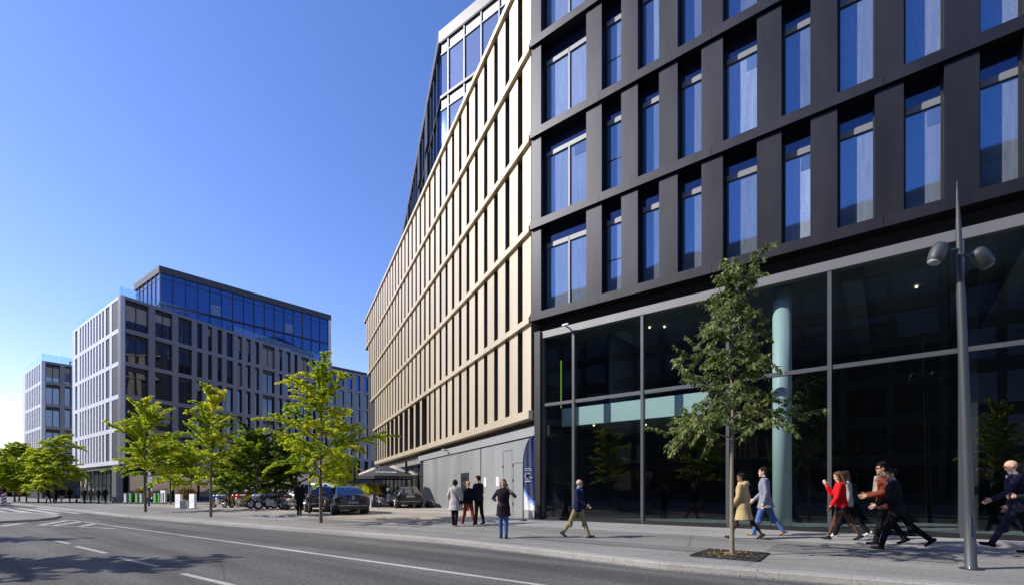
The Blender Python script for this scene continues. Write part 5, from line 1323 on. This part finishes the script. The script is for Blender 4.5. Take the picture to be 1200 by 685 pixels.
# ------------------------------------------------------------------ street furniture
def lamp():
    x, y, z = at(1138, 666); Hh = (666-212)/F_PX*y
    r = thing('street_lamp', 'tall grey tapered lamp post with two bell-shaped heads', 'street lamp', (x, y, z)); r.rotation_euler = (0, R(-2.1), 0)
    zp = lambda v: (666-v)/F_PX*y
    mb = MB(); mb.lathe((0, 0, 0), [(.092, -.05), (.092, .02), (.081, .03), (.076, 1.0), (.063, zp(345)), (.047, zp(325)), (.036, zp(258)), (.031, zp(256)), (.02, zp(232)), (.008, Hh)], 24); mb.build('post', M['lamp'], r, False)
    mb = MB(); mb.lathe((0, 0, 0), [(.16, 0), (.16, .012), (.13, .02)], 24); mb.build('base_plate', M['iron'], r, False)
    mb = MB(); mb.cbox((-.035, -.066, .75), (.075, .02, .34), 0, .5); mb.build('access_door', M['lamp'], r, False)
    def head(a, zc, d, tilt):
        Mx = Matrix.Rotation(a, 4, 'Z'); c = Mx @ Vector((d, 0, zc))
        mb = MB(); mb.tube([(0, 0, zc+.05), tuple(Mx @ Vector((d*.35, 0, zc+.055))), tuple(Mx @ Vector((d*.72, 0, zc+.045)))], [.03, .022, .02], 8); arm = mb.build('arm', M['lamp'], r, False)
        T = Mx @ Matrix.Rotation(tilt, 4, 'Y')
        prof = [(.012, .19), (.05, .185), (.094, .155), (.115, .10), (.123, .02), (.118, -.06), (.106, -.155), (.1, -.16)]
        mb = MB(); mb.rings([[tuple(c+(T @ Vector((q*math.cos(2*math.pi*j/20), q*math.sin(2*math.pi*j/20), h)))) for j in range(20)] for q, h in prof]); hd = mb.build('lamp_head', M['lamp'], r, False)
        mb = MB(); mb.rings([[tuple(c+(T @ Vector((q*math.cos(2*math.pi*j/20), q*math.sin(2*math.pi*j/20), h)))) for j in range(20)] for q, h in ((.095, -.161), (.072, -.185), (.02, -.195))]); mb.build('lens', M['lampglass'], hd, False)
    head(math.pi, zp(296), .37, R(-25)); head(0.0, zp(303), .38, R(-38))
    return r
def cctv(name, label, base, fr_dir, sc=1.0, twin=False):
    r = thing(name, label, 'security camera', base)
    d = Vector((fr_dir[0], fr_dir[1], 0)).normalized()
    mb = MB(); mb.tube([(0, 0, 0), tuple(d*.22*sc)], .03*sc, 8); mb.build('arm', M['black'], r, False)
    mb = MB(); c = d*.26*sc+Vector((0, 0, .05*sc)); mb.capsule(tuple(c-Vector((d.y, -d.x, 0))*.12*sc), tuple(c+Vector((d.y, -d.x, 0))*.12*sc), .055*sc, .055*sc); mb.build('housing', M['white'], r, False)
    if twin: mb = MB(); c = d*.25*sc+Vector((-.35*d.y, .35*d.x, .02)); mb.capsule(tuple(c), tuple(c+d*.2), .05*sc, .05*sc); mb.build('housing', M['white'], r, False)
    mb = MB(); c2 = d*.26*sc+Vector((0, 0, .05*sc))-Vector((d.y, -d.x, 0))*.165*sc; mb.ell(tuple(c2), (.03*sc,)*3, 8, 6); mb.build('lens', M['black'], r, False)
def flag_mesh(H, W, z0, segs=130, amp=.03):
    """feather banner: the pole bows over at the top left, the free edge hangs straight at the right"""
    v, f, mi = [], [], []; nx = 26
    left = lambda fz: 0.0 if fz < .6 else W*(1-math.sqrt(max(0, 1-((fz-.6)/.4)**2)))
    for i in range(segs+1):
        fz = i/segs; z = z0+(H-z0)*fz; x0 = left(fz)
        for j in range(nx+1):
            q = j/nx; x = lerp(x0, W, q)
            v.append((x, amp*math.sin(x*24+fz*3)*min(1, q*2)*(.5+.5*fz)+.02*math.sin(fz*9)*q, z))
    for i in range(segs):
        for j in range(nx):
            b = i*(nx+1)+j; f.append((b, b+1, b+nx+2, b+nx+1))
            fz = (i+.5)/segs; q = (j+.5)/nx; lim = .12+.20*(1-q)**1.6
            mi.append(2 if fz < lim-.05 else (1 if fz < lim else 0))
    return v, f, mi, left
def banner(label, pos, rz, H, W, z0, mats, marks=True):
    r = thing('feather_flag', label, 'feather flag', pos, rz)
    v, f, mi, left = flag_mesh(H, W, z0)
    me = bpy.data.meshes.new('cloth'); me.from_pydata(v, [], f)
    for m in mats: me.materials.append(m)
    me.polygons.foreach_set('material_index', mi)
    for p in me.polygons: p.use_smooth = True
    me.update(); c = link('cloth', me, r); so = c.modifiers.new('t', 'SOLIDIFY'); so.thickness = .006
    mb = MB(); pts = [(-.012, 0, 0), (-.012, 0, z0)]+[(left(q)-.012, 0, z0+(H-z0)*q) for q in (.6, .7, .8, .88, .94, .98)]
    mb.tube(pts, [.018]*2+[.014]*3+[.011]*3, 7); mb.build('pole', M['black'], r, False)
    mb = MB(); mb.lathe((0, 0, 0), [(.14, 0), (.14, .03), (.04, .05), (.03, .12)], 16); mb.build('base', M['iron'], r, False)
    if marks:
        zc = z0+(H-z0)*.48
        for s in (-1, 1):
            mb = MB(); yy = s*.045
            for row, n in ((.24, 5), (.17, 6)):
                for k in range(n): mb.cbox((W*.26+k*.052, yy, zc+row), (.03, .006, .022))
            for k in range(14):
                a = R(20+k*20); b = R(40+k*20); mb.tube([(W*.45+.12*math.cos(a), yy, zc-.06+.12*math.sin(a)), (W*.45+.12*math.cos(b), yy, zc-.06+.12*math.sin(b))], .012, 4)
            mb.tube([(W*.45+.11, yy, zc-.1), (W*.45+.22, yy, zc-.16)], .016, 4)
            for k in range(4): mb.cbox((W*.25+k*.07, yy, zc-.27), (.042, .006, .046))
            mb.build('lettering', M['flagwhite'], r, False)
def furniture():
    lamp()
    # grate and earth at the near tree
    x, y, z = at(856, 649.5); s, n = DF.sn(x, y)
    r = thing('tree_grate', 'square cast iron tree grate strewn with dry leaves', 'tree grate', (x, y, z), math.atan2(-.617, .787))
    mb = MB(); h = .62; sl = -.026
    def zz(yy): return yy*.025*1.0+.012
    for k in range(13):
        q = -h+2*h*k/12
        if abs(q) < .16:
            for a, b in ((-h, -.2), (.2, h)):
                mb.cbox((q, (a+b)/2, zz((a+b)/2)), (.055, b-a, .012)); mb.cbox(((a+b)/2, q, zz(q)), (b-a, .055, .013))
        else:
            mb.cbox((q, 0, zz(0)), (.055, 2*h, .012)); mb.cbox((0, q, zz(q)), (2*h, .055, .013))
    mb.build('grille', M['iron'], r, False)
    mb = MB(); mb.cbox((0, 0, zz(0)-.006), (1.24, 1.24, .006)); mb.build('soil', M['reveal'], r, False)
    # fallen leaves
    rnd = random.Random(8); mb = MB()
    def scatter(cx, cy, cz, rx, n, size):
        for _ in range(n):
            a = rnd.gauss(0, rx); b = rnd.gauss(0, rx); X, Yy = cx+a, cy+b
            d = Vector((rnd.uniform(-1, 1), rnd.uniform(-1, 1), rnd.uniform(-.1, .4))).normalized(); sd = d.cross(Vector((rnd.uniform(-.4, .4), rnd.uniform(-.4, .4), 1))).normalized()
            L = size*rnd.uniform(.6, 1.2); leaf(mb, Vector((X, Yy, cz(X, Yy)+.012)), d, sd, L, L*.5, 0)
    scatter(x, y, lambda a, b: gp(a, b)+.02, .26, 170, .06)
    for k in range(900):
        s2 = rnd.uniform(-26, 13); kn = kerb_n(s2); off = abs(rnd.gauss(0, .06)); X, Yy, _ = DF.p(s2, kn+.03+off, 0)
        if rnd.random() > (.85 if s2 > 6 else .28): continue
        d = Vector((rnd.uniform(-1, 1), rnd.uniform(-1, 1), rnd.uniform(-.1, .3))).normalized(); sd = d.cross(Vector((0, 0, 1))).normalized(); L = .055*rnd.uniform(.6, 1.3)
        leaf(mb, Vector((X, Yy, .016)), d, sd, L, L*.5, 0)
    for k in range(150):
        s2 = rnd.uniform(-14, 12); n2 = rnd.uniform(.5, 11); X, Yy, _ = DF.p(s2, n2, 0); zg = gp(X, Yy)+.012 if n2 < kerb_n(s2)-.35 else (.01 if n2 > kerb_n(s2)+.1 else .14)
        d = Vector((rnd.uniform(-1, 1), rnd.uniform(-1, 1), .1)).normalized(); sd = d.cross(Vector((0, 0, 1))).normalized(); L = .05*rnd.uniform(.6, 1.3); leaf(mb, Vector((X, Yy, zg)), d, sd, L, L*.5, 0)
    o = tag(mb.build('fallen_leaves', M['litter']), 'dry yellow leaves lying along the kerb and in the tree grate', 'leaves'); o['kind'] = 'stuff'
    # cameras
    cctv('security_camera', 'small white security camera above the first lobby pane', DF.p(1.45, -.19, 7.98), (-.617, -.787), .9)
    tg = -GF.s_at(521); cctv('security_camera', 'white twin security camera on the steel fascia of the wing', GF.p(-tg, -.2, 4.1), (-.908, -.42), 1.0, True)
    # notices
    for u, lab in ((568.5, 'white paper notice with purple ring just left of the service door leaf'), (583, 'white paper notice with purple ring nearest the woman on the phone')):
        t = -GF.s_at(u, -.29); b = GF.p(-t, -.285, 1.95); r = thing('paper_notice', lab, 'notice', b, math.atan2(-.908, .42), 'notices on the steel doors')
        mb = MB(); mb.cbox((0, 0, 0), (.34, .006, .46)); mb.build('sheet', M['white'], r, False)
        mb = MB()
        mb.rings([[(.055*math.cos(2*math.pi*j/18)*k, -.005-.001*k, .11*math.sin(2*math.pi*j/18)*k) for j in range(18)] for k in (.55, 1.0)], 0, False, False); mb.build('printed_ring', M['purple'], r, False)
    # flags
    x, y, z = at(614.5, 609); hh = (609-511)/F_PX*y
    banner('navy feather flag with white logo at the corner of the steel plinth', (x-.05, y-.25, z), math.atan2(-.5, .82), hh, .52, .42, [M['navy'], M['flagblue'], M['flagwhite']])
    x, y, z = depth_at(178.5, 50); banner('pale lilac feather flag behind the barrier panels', (x, y, z), R(150), zpix(551, 50)-z, .9, .5, [simple('lilac_flag_cloth', (.4, .42, .62), .8), M['flagwhite'], M['flagwhite']], False)
    # striped marker on the island
    x, y, z = at(4.5, 594, True); z = .11
    r = thing('traffic_marker', 'red and white striped traffic marker on the island nose', 'traffic marker', (x, y, z), R(35))
    mb = MB(); mb.cbox((0, 0, .62), (.34, .07, 1.1)); mb.build('board', M['white'], r, False)
    mb = MB()
    for k in range(4):
        zc = .22+.27*k
        for s in (-1, 1): mb.rings([[(-.17, s*.0385, zc), (-.17, s*.0385, zc+.13), (.17, s*.0385, zc+.27), (.17, s*.0385, zc+.14)], [(-.17, s*.03, zc), (-.17, s*.03, zc+.13), (.17, s*.03, zc+.27), (.17, s*.03, zc+.14)]], 0, True, False)
    mb.build('stripes', M['red'], r, False)
    mb = MB(); mb.cbox((.1, 0, .04), (.9, .45, .08)); mb.build('base', M['iron'], r, False)
    # barrier panels
    g = 'panels around the terrace'
    for (u0, u1, mat, lab) in ((144.8, 149.6, 'palegrey', 'pale grey barrier panel at the left end by the corner column'), (149.8, 155.2, 'green', 'green barrier panel second from the left end'), (158, 162.5, 'green', 'dark green barrier panel right of the black gap'),
                              (162.7, 167.5, 'palegrey', 'mid grey barrier panel left of the tree trunk'), (167.7, 172.4, 'green', 'green barrier panel just behind the tree trunk'), (179.5, 184, 'green', 'light green barrier panel right of the walking woman'), (184.2, 188.3, 'green', 'deep green barrier panel second from the right end'), (188.5, 192.5, 'palegrey', 'dull grey barrier panel at the right end beside the white one')):
        Y = 50.5-(u0-145)*.05; a = depth_at(u0, Y); b = depth_at(u1, Y-.2); w = math.hypot(b[0]-a[0], b[1]-a[1]); r = thing('barrier_panel', lab, 'barrier panel', ((a[0]+b[0])/2, (a[1]+b[1])/2, a[2]), math.atan2(b[1]-a[1], b[0]-a[0])-.3, g)
        mb = MB(); w *= 1.12; mb.cbox((0, 0, .6), (w*.97, .12, .9)); mb.build('panel', M[mat], r, False)
        mb = MB(); mb.cbox((0, 0, 1.075), (w*.97, .16, .05)); mb.cbox((-w*.4, 0, .07), (.08, .5, .14)); mb.cbox((w*.4, 0, .07), (.08, .5, .14)); mb.build('frame', M['grey_metal'], r, False)
    for (u0, u1, Y, h, mat, lab) in ((186.7, 196.5, 51.5, 1.35, 'white', 'white board half hidden behind the barrier panels'), (204, 215, 36.0, 1.0, 'white', 'white board left of the small grey cube'), (220.6, 231.4, 35.4, 1.02, 'white', 'white board right of the small grey cube')):
        a = depth_at(u0, Y); b = depth_at(u1, Y-.15); w = math.hypot(b[0]-a[0], b[1]-a[1]); r = thing('white_board', lab, 'sign board', ((a[0]+b[0])/2, (a[1]+b[1])/2, a[2]), math.atan2(b[1]-a[1], b[0]-a[0])-.45, 'white boards on the square')
        w *= 1.15; mb = MB(); mb.cbox((0, 0, h/2+.04), (w, .16, h)); mb.build('panel', M[mat], r, False); mb = MB(); mb.cbox((0, 0, .02), (w*.9, .5, .04)); mb.build('foot', M['grey_metal'], r, False)
        mb = MB()
        for q, ww in ((.62, .5), (.56, .36), (.4, .44)): mb.cbox((0, -.083, h*q), (w*ww, .006, .018))
        mb.build('faint_print', M['palegrey'], r, False)
    x, y, z = depth_at(215.6, 34.6); r = thing('box_seat', 'small pale grey cube standing between the two white boards', 'box', (x, y, z), .3)
    mb = MB(); mb.cbox((0, 0, .27), (.4, .4, .54)); mb.build('box', M['palegrey'], r, False); mb = MB(); mb.cbox((0, 0, .555), (.42, .42, .03)); mb.build('lid', M['palegrey'], r, False)
    # planters with dry grass
    def tuft(mbx, n, w, h, rnd, d0=.0):
        for _ in range(n):
            p = Vector((rnd.gauss(0, w), rnd.gauss(0, w*.6), d0+rnd.uniform(0, h*.35))); d = Vector((rnd.gauss(0, .3), rnd.gauss(0, .3), 1)).normalized(); sd = Vector((rnd.uniform(-1, 1), rnd.uniform(-1, 1), 0)).normalized()
            leaf(mbx, p, d, sd, h*rnd.uniform(.4, .75), .07, rnd.choice((0, 0, 1)))
    for (u, Y, w, h, hb, lab, ms) in ((166.5, 52, .5, .75, .9, 'planter of brown dry grass behind the barrier panels', ('leaf_dry', 'leaf_dry')), (219, 38.5, .4, 1.0, .6, 'planter of tall straw-coloured grass between the white boards', ('leaf_dry', 'leaf_dry'))):
        x, y, z = depth_at(u, Y); r = thing('planter', lab, 'planter', (x, y, z), .4, 'planters on the square')
        mb = MB(); mb.rings([[(q.x, q.y, zz2) for q in ring((0, 0, 0), a, a, 16, pw=6)] for zz2, a in ((0, w*.7), (hb, w*.85), (hb, w*.72), (hb-.06, w*.7))]); mb.build('pot', M['wood'], r, False)
        mb = MB(); tuft(mb, 420, w*.5, h*1.25, random.Random(int(u)), hb-.05); mb.build('grass', [M[ms[0]], M[ms[1]]], r, False)
    for (u, Y, w, ms, lab) in ((428, 36.5, 1.5, ('leaf_dry', 'leaf_sun2'), 'long planter of yellow and green grasses left of the pale planter'), (434, 35.5, .9, ('leaf_sun', 'leaf_dry'), 'planter of orange brown and green leaves beside the black bin'), (448, 37.5, 1.0, ('leaf_dry', 'leaf_dry'), 'pale box planter of brown grass behind the leaning scooter'), (410, 39, 1.4, ('leaf_dry', 'leaf_dry'), 'planter of dry orange grass behind the black saloon')):
        x, y, z = depth_at(u, Y); r = thing('planter', lab, 'planter', (x, y, z), R(-30), 'planters round the café terrace')
        mb = MB(); mb.cbox((0, 0, .4), (w, .5, .8)); mb.build('pot', M['palegrey'], r, False)
        mb = MB(); mb.cbox((0, 0, .82), (w*1.03, .54, .04)); mb.build('rim', M['grey_metal'], r, False)
        mb = MB(); tuft(mb, int(500*w), w*.26, 1.0, random.Random(int(u)), .8); mb.build('grass', [M[q] for q in ms], r, False)
    x, y, z = depth_at(438.6, 34.4); r = thing('litter_bin', 'slim black bin beside the café planters', 'bin', (x, y, z))
    mb = MB(); mb.lathe((0, 0, 0), [(.2, 0), (.22, .1), (.22, .85), (.19, .86)], 18); mb.build('body', M['black'], r, False); mb = MB(); mb.lathe((0, 0, .87), [(.24, 0), (.24, .03), (.1, .1), (.02, .12)], 18); mb.build('lid', M['iron'], r, False)
    # parasols
    def parasol(label, u, Y, wpx, vtop, vedge, mat, text=None, rz=.3):
        x, y, z = depth_at(u, Y); r = thing('parasol', label, 'parasol', (x, y, z), rz, 'parasols of the café terrace')
        zt, ze = zpix(vtop, Y)-z, zpix(vedge, Y)-z; w = wpx/F_PX*Y/2
        mb = MB(); n = 8
        ringp = lambda rr, zz3: [(rr*math.cos(2*math.pi*(j+.5)/n), rr*math.sin(2*math.pi*(j+.5)/n), zz3) for j in range(n)]
        mb.rings([ringp(.06, zt), ringp(w, ze), ringp(w, ze-.22), ringp(w-.02, ze-.22), ringp(w-.02, ze-.02), ringp(.05, zt-.05)], 0, True, False); mb.build('canopy', mat, r, False)
        mb = MB(); mb.tube([(0, 0, 0), (0, 0, zt+.1)], .04, 10); mb.build('pole', M['black'], r, False)
        mb = MB(); mb.cbox((0, 0, .05), (.8, .8, .1)); mb.build('base', M['iron'], r, False)
        for j in range(n):
            q = 2*math.pi*(j+.5)/n; mb = MB(); mb.tube([(.05, 0, zt-.12), (w*.97, 0, ze-.04)], .014, 5)
            mb.v = [(a*math.cos(q), a*math.sin(q), c) for a, b, c in mb.v]; mb.build('rib', M['black'], r, False)
        if text:
            q = -math.pi/2-rz+R(12.0)
            j = round((q)/(2*math.pi/n)); q = j*2*math.pi/n
            me = text_mesh(text, .42, .006); o = link('lettering', me, r); me.materials.append(M['white'])
            f = .66; ap = math.cos(math.pi/n); sl = math.atan2(zt-ze, (w-.06)*ap)
            rr = lerp(.06, w, f)*ap+.012; zz3 = lerp(zt, ze, f)+.012
            o.location = (rr*math.cos(q), rr*math.sin(q), zz3); o.rotation_euler = (sl, 0, q+math.pi/2)
        return r
    parasol('black café parasol with white lettering on its front flap', 451.5, 36.0, 68, 545, 557.5, M['blackcanvas'], 'mavvosa')
    parasol('beige café parasol behind the black one, towards the glazing', 462, 40.5, 36, 544.5, 552.5, M['beigecanvas'], None, .1)
    parasol('beige café parasol at the left behind the black one', 438, 44, 34, 547, 554.5, M['beigecanvas'], None, .6)
    parasol('pale parasol edge close to the plinth beside the café window', 482, 41.5, 22, 551, 556, M['beigecanvas'], None, .2)
    # poles
    x, y, z = depth_at(362.6, 26.4); r = thing('sign_pole', 'thin dark pole just right of the man in black', 'pole', (x, y, z))
    mb = MB(); mb.lathe((0, 0, 0), [(.06, 0), (.06, .3), (.04, .32), (.04, 2.6), (.02, 2.62)], 12); mb.build('post', M['iron'], r, False); mb = MB(); mb.lathe((0, 0, 2.62), [(.05, 0), (.05, .05), (.01, .09)], 12); mb.build('cap', M['black'], r, False)
    for u, Y, vt, lab in ((415.5, 38.5, 540, 'dark square post left of the black parasol'), (476, 39.5, 540, 'dark square post right of the black parasol')):
        x, y, z = depth_at(u, Y); r = thing('terrace_post', lab, 'post', (x, y, z), .4, 'posts of the café terrace'); h = zpix(vt, Y)-z
        mb = MB(); mb.cbox((0, 0, h/2), (.16, .16, h)); mb.build('post', M['black'], r, False); mb = MB(); mb.cbox((0, 0, .02), (.3, .3, .04)); mb.build('foot', M['iron'], r, False)
    # rubbish bag
    t = -GF.s_at(509); x, y, z = GF.p(-t, .32, 0); z = gp(x, y)
    mb = MB(); mb.ell((0, 0, .2), (.6, .34, .36), 24, 14)
    mb.v = [(a+.05*noise.noise(Vector((a*5, b*5, c*5))), b+.05*noise.noise(Vector((a*5+9, b*5, c*5))), max(.0, c+.05*noise.noise(Vector((a*5, b*5+7, c*5))))) for a, b, c in mb.v]
    o = mb.build('rubbish_bag', M['bag']); o.location = (x, y, z); o.rotation_euler = (0, 0, math.atan2(-.908, .42)); tag(o, 'slumped black bag lying against the foot of the steel plinth', 'bag')
    # bench and stumps
    x, y, z = depth_at(291, 36.5); r = thing('stone_bench', 'low pale bench under the deep green trees', 'bench', (x, y, z), R(-12))
    mb = MB(); mb.cbox((0, 0, .42), (2.3, .45, .1)); mb.build('seat', M['kerb'], r, False)
    for q in (-.8, .8): mb = MB(); mb.cbox((q, 0, .185), (.3, .4, .37)); mb.build('leg', M['wood'], r, False)
    for u, Y, lab in ((289, 35.6, 'brown wooden crate beside the red motorbike'), (297.5, 34.6, 'brown wooden crate in front of the low pale bench')):
        x, y, z = depth_at(u, Y); r = thing('wooden_crate', lab, 'crate', (x, y, z), .2, 'wooden crates under the trees'); r.scale = (.7, .7, .8)
        mb = MB()
        for k in range(3): 
            for a, b, c, d in ((0, -.25, .5, .03), (0, .25, .5, .03), (-.25, 0, .03, .5), (.25, 0, .03, .5)): mb.cbox((a, b, .1+.17*k), (c, d, .13))
        mb.build('boards', M['wood'], r, False)
        for a in (-.22, .22):
            for b in (-.22, .22): mb = MB(); mb.cbox((a, b, .27), (.06, .06, .54)); mb.build('corner_post', M['wood'], r, False)
    # shrubs behind the motorbikes
    # bollards mirrored from across the road
    for k, s in enumerate((-8, -5, -2.2, .6, 3.4, 6.2)):
        x, y, z = DF.p(s, 17.7, .12); r = thing('bollard', 'black bollard across the road, seen mirrored in the lobby glass', 'bollard', (x, y, z), 0, 'bollards across the road')
        mb = MB(); mb.lathe((0, 0, 0), [(.07, 0), (.06, .06), (.055, .85), (.07, .87), (.07, .95), (.03, 1.02)], 14); mb.build('post', M['black'], r, False); mb = MB(); mb.lathe((0, 0, .7), [(.058, 0), (.062, .02), (.062, .06), (.058, .08)], 14); mb.build('band', M['grey_metal'], r, False)

# ------------------------------------------------------------------ light, sky, camera
def lighting():
    el = R(36.5); sd = Vector((-1, -.06, 0)).normalized()
    w = bpy.data.worlds.new('World'); SC.world = w; w.use_nodes = True; nt = w.node_tree
    for n in list(nt.nodes): nt.nodes.remove(n)
    sky = nt.nodes.new('ShaderNodeTexSky'); sky.sky_type = 'NISHITA'; sky.sun_disc = False
    sky.sun_elevation = el; sky.sun_rotation = SKYROT; sky.altitude = 100; sky.air_density = AIR; sky.dust_density = DUST; sky.ozone_density = OZONE
    hs = nt.nodes.new('ShaderNodeHueSaturation'); hs.inputs['Saturation'].default_value = SKYSAT; hs.inputs['Hue'].default_value = SKYHUE
    bg = nt.nodes.new('ShaderNodeBackground'); bg.inputs['Strength'].default_value = SKYSTR
    out = nt.nodes.new('ShaderNodeOutputWorld'); nt.links.new(sky.outputs['Color'], hs.inputs['Color']); gain = nt.nodes.new('ShaderNodeMix'); gain.data_type = 'RGBA'; gain.blend_type = 'MULTIPLY'; gain.inputs['Factor'].default_value = 1.0; gain.inputs['B'].default_value = (1.36, 1.0, 1.1, 1)
    nt.links.new(hs.outputs['Color'], gain.inputs['A']); nt.links.new(gain.outputs['Result'], bg.inputs['Color']); nt.links.new(bg.outputs['Background'], out.inputs['Surface'])
    L = bpy.data.lights.new('sun', 'SUN'); L.energy = SUNSTR; L.angle = R(.5); L.color = (1, .955, .88)
    o = bpy.data.objects.new('sun', L); COL.objects.link(o)
    v = Vector((sd.x*math.cos(el), sd.y*math.cos(el), math.sin(el))); o.rotation_euler = v.to_track_quat('Z', 'Y').to_euler(); o.location = (-30, 0, 40)
    c = bpy.data.cameras.new('camera'); co = bpy.data.objects.new('camera', c); COL.objects.link(co); SC.camera = co
    c.sensor_width = 36; c.lens = F_PX/1200*36; c.shift_y = (HY-342.5)/1200; c.clip_start = .1; c.clip_end = 4000
    co.location = (0, 0, CAMZ); co.rotation_euler = (R(90), 0, 0)
    vs = SC.view_settings; vs.view_transform = 'Standard'; vs.look = 'None'; vs.gamma = 1; vs.exposure = EXPO; vs.use_curve_mapping = False
    SC.render.engine = 'CYCLES'; SC.cycles.max_bounces = 10; SC.cycles.transparent_max_bounces = 12; SC.cycles.sample_clamp_indirect = 6
SKYROT, AIR, DUST, OZONE, SKYSAT, SKYHUE, SKYSTR, SUNSTR, EXPO = R(-93.4), 1.0, .3, 3.5, 1.2, .503, .15, 4.1, .56

setting()
corner_building(); far_building(); third_building(); fourth_building(); low_building(); opposite_building()
trees(); people(); vehicles(); furniture(); lighting()
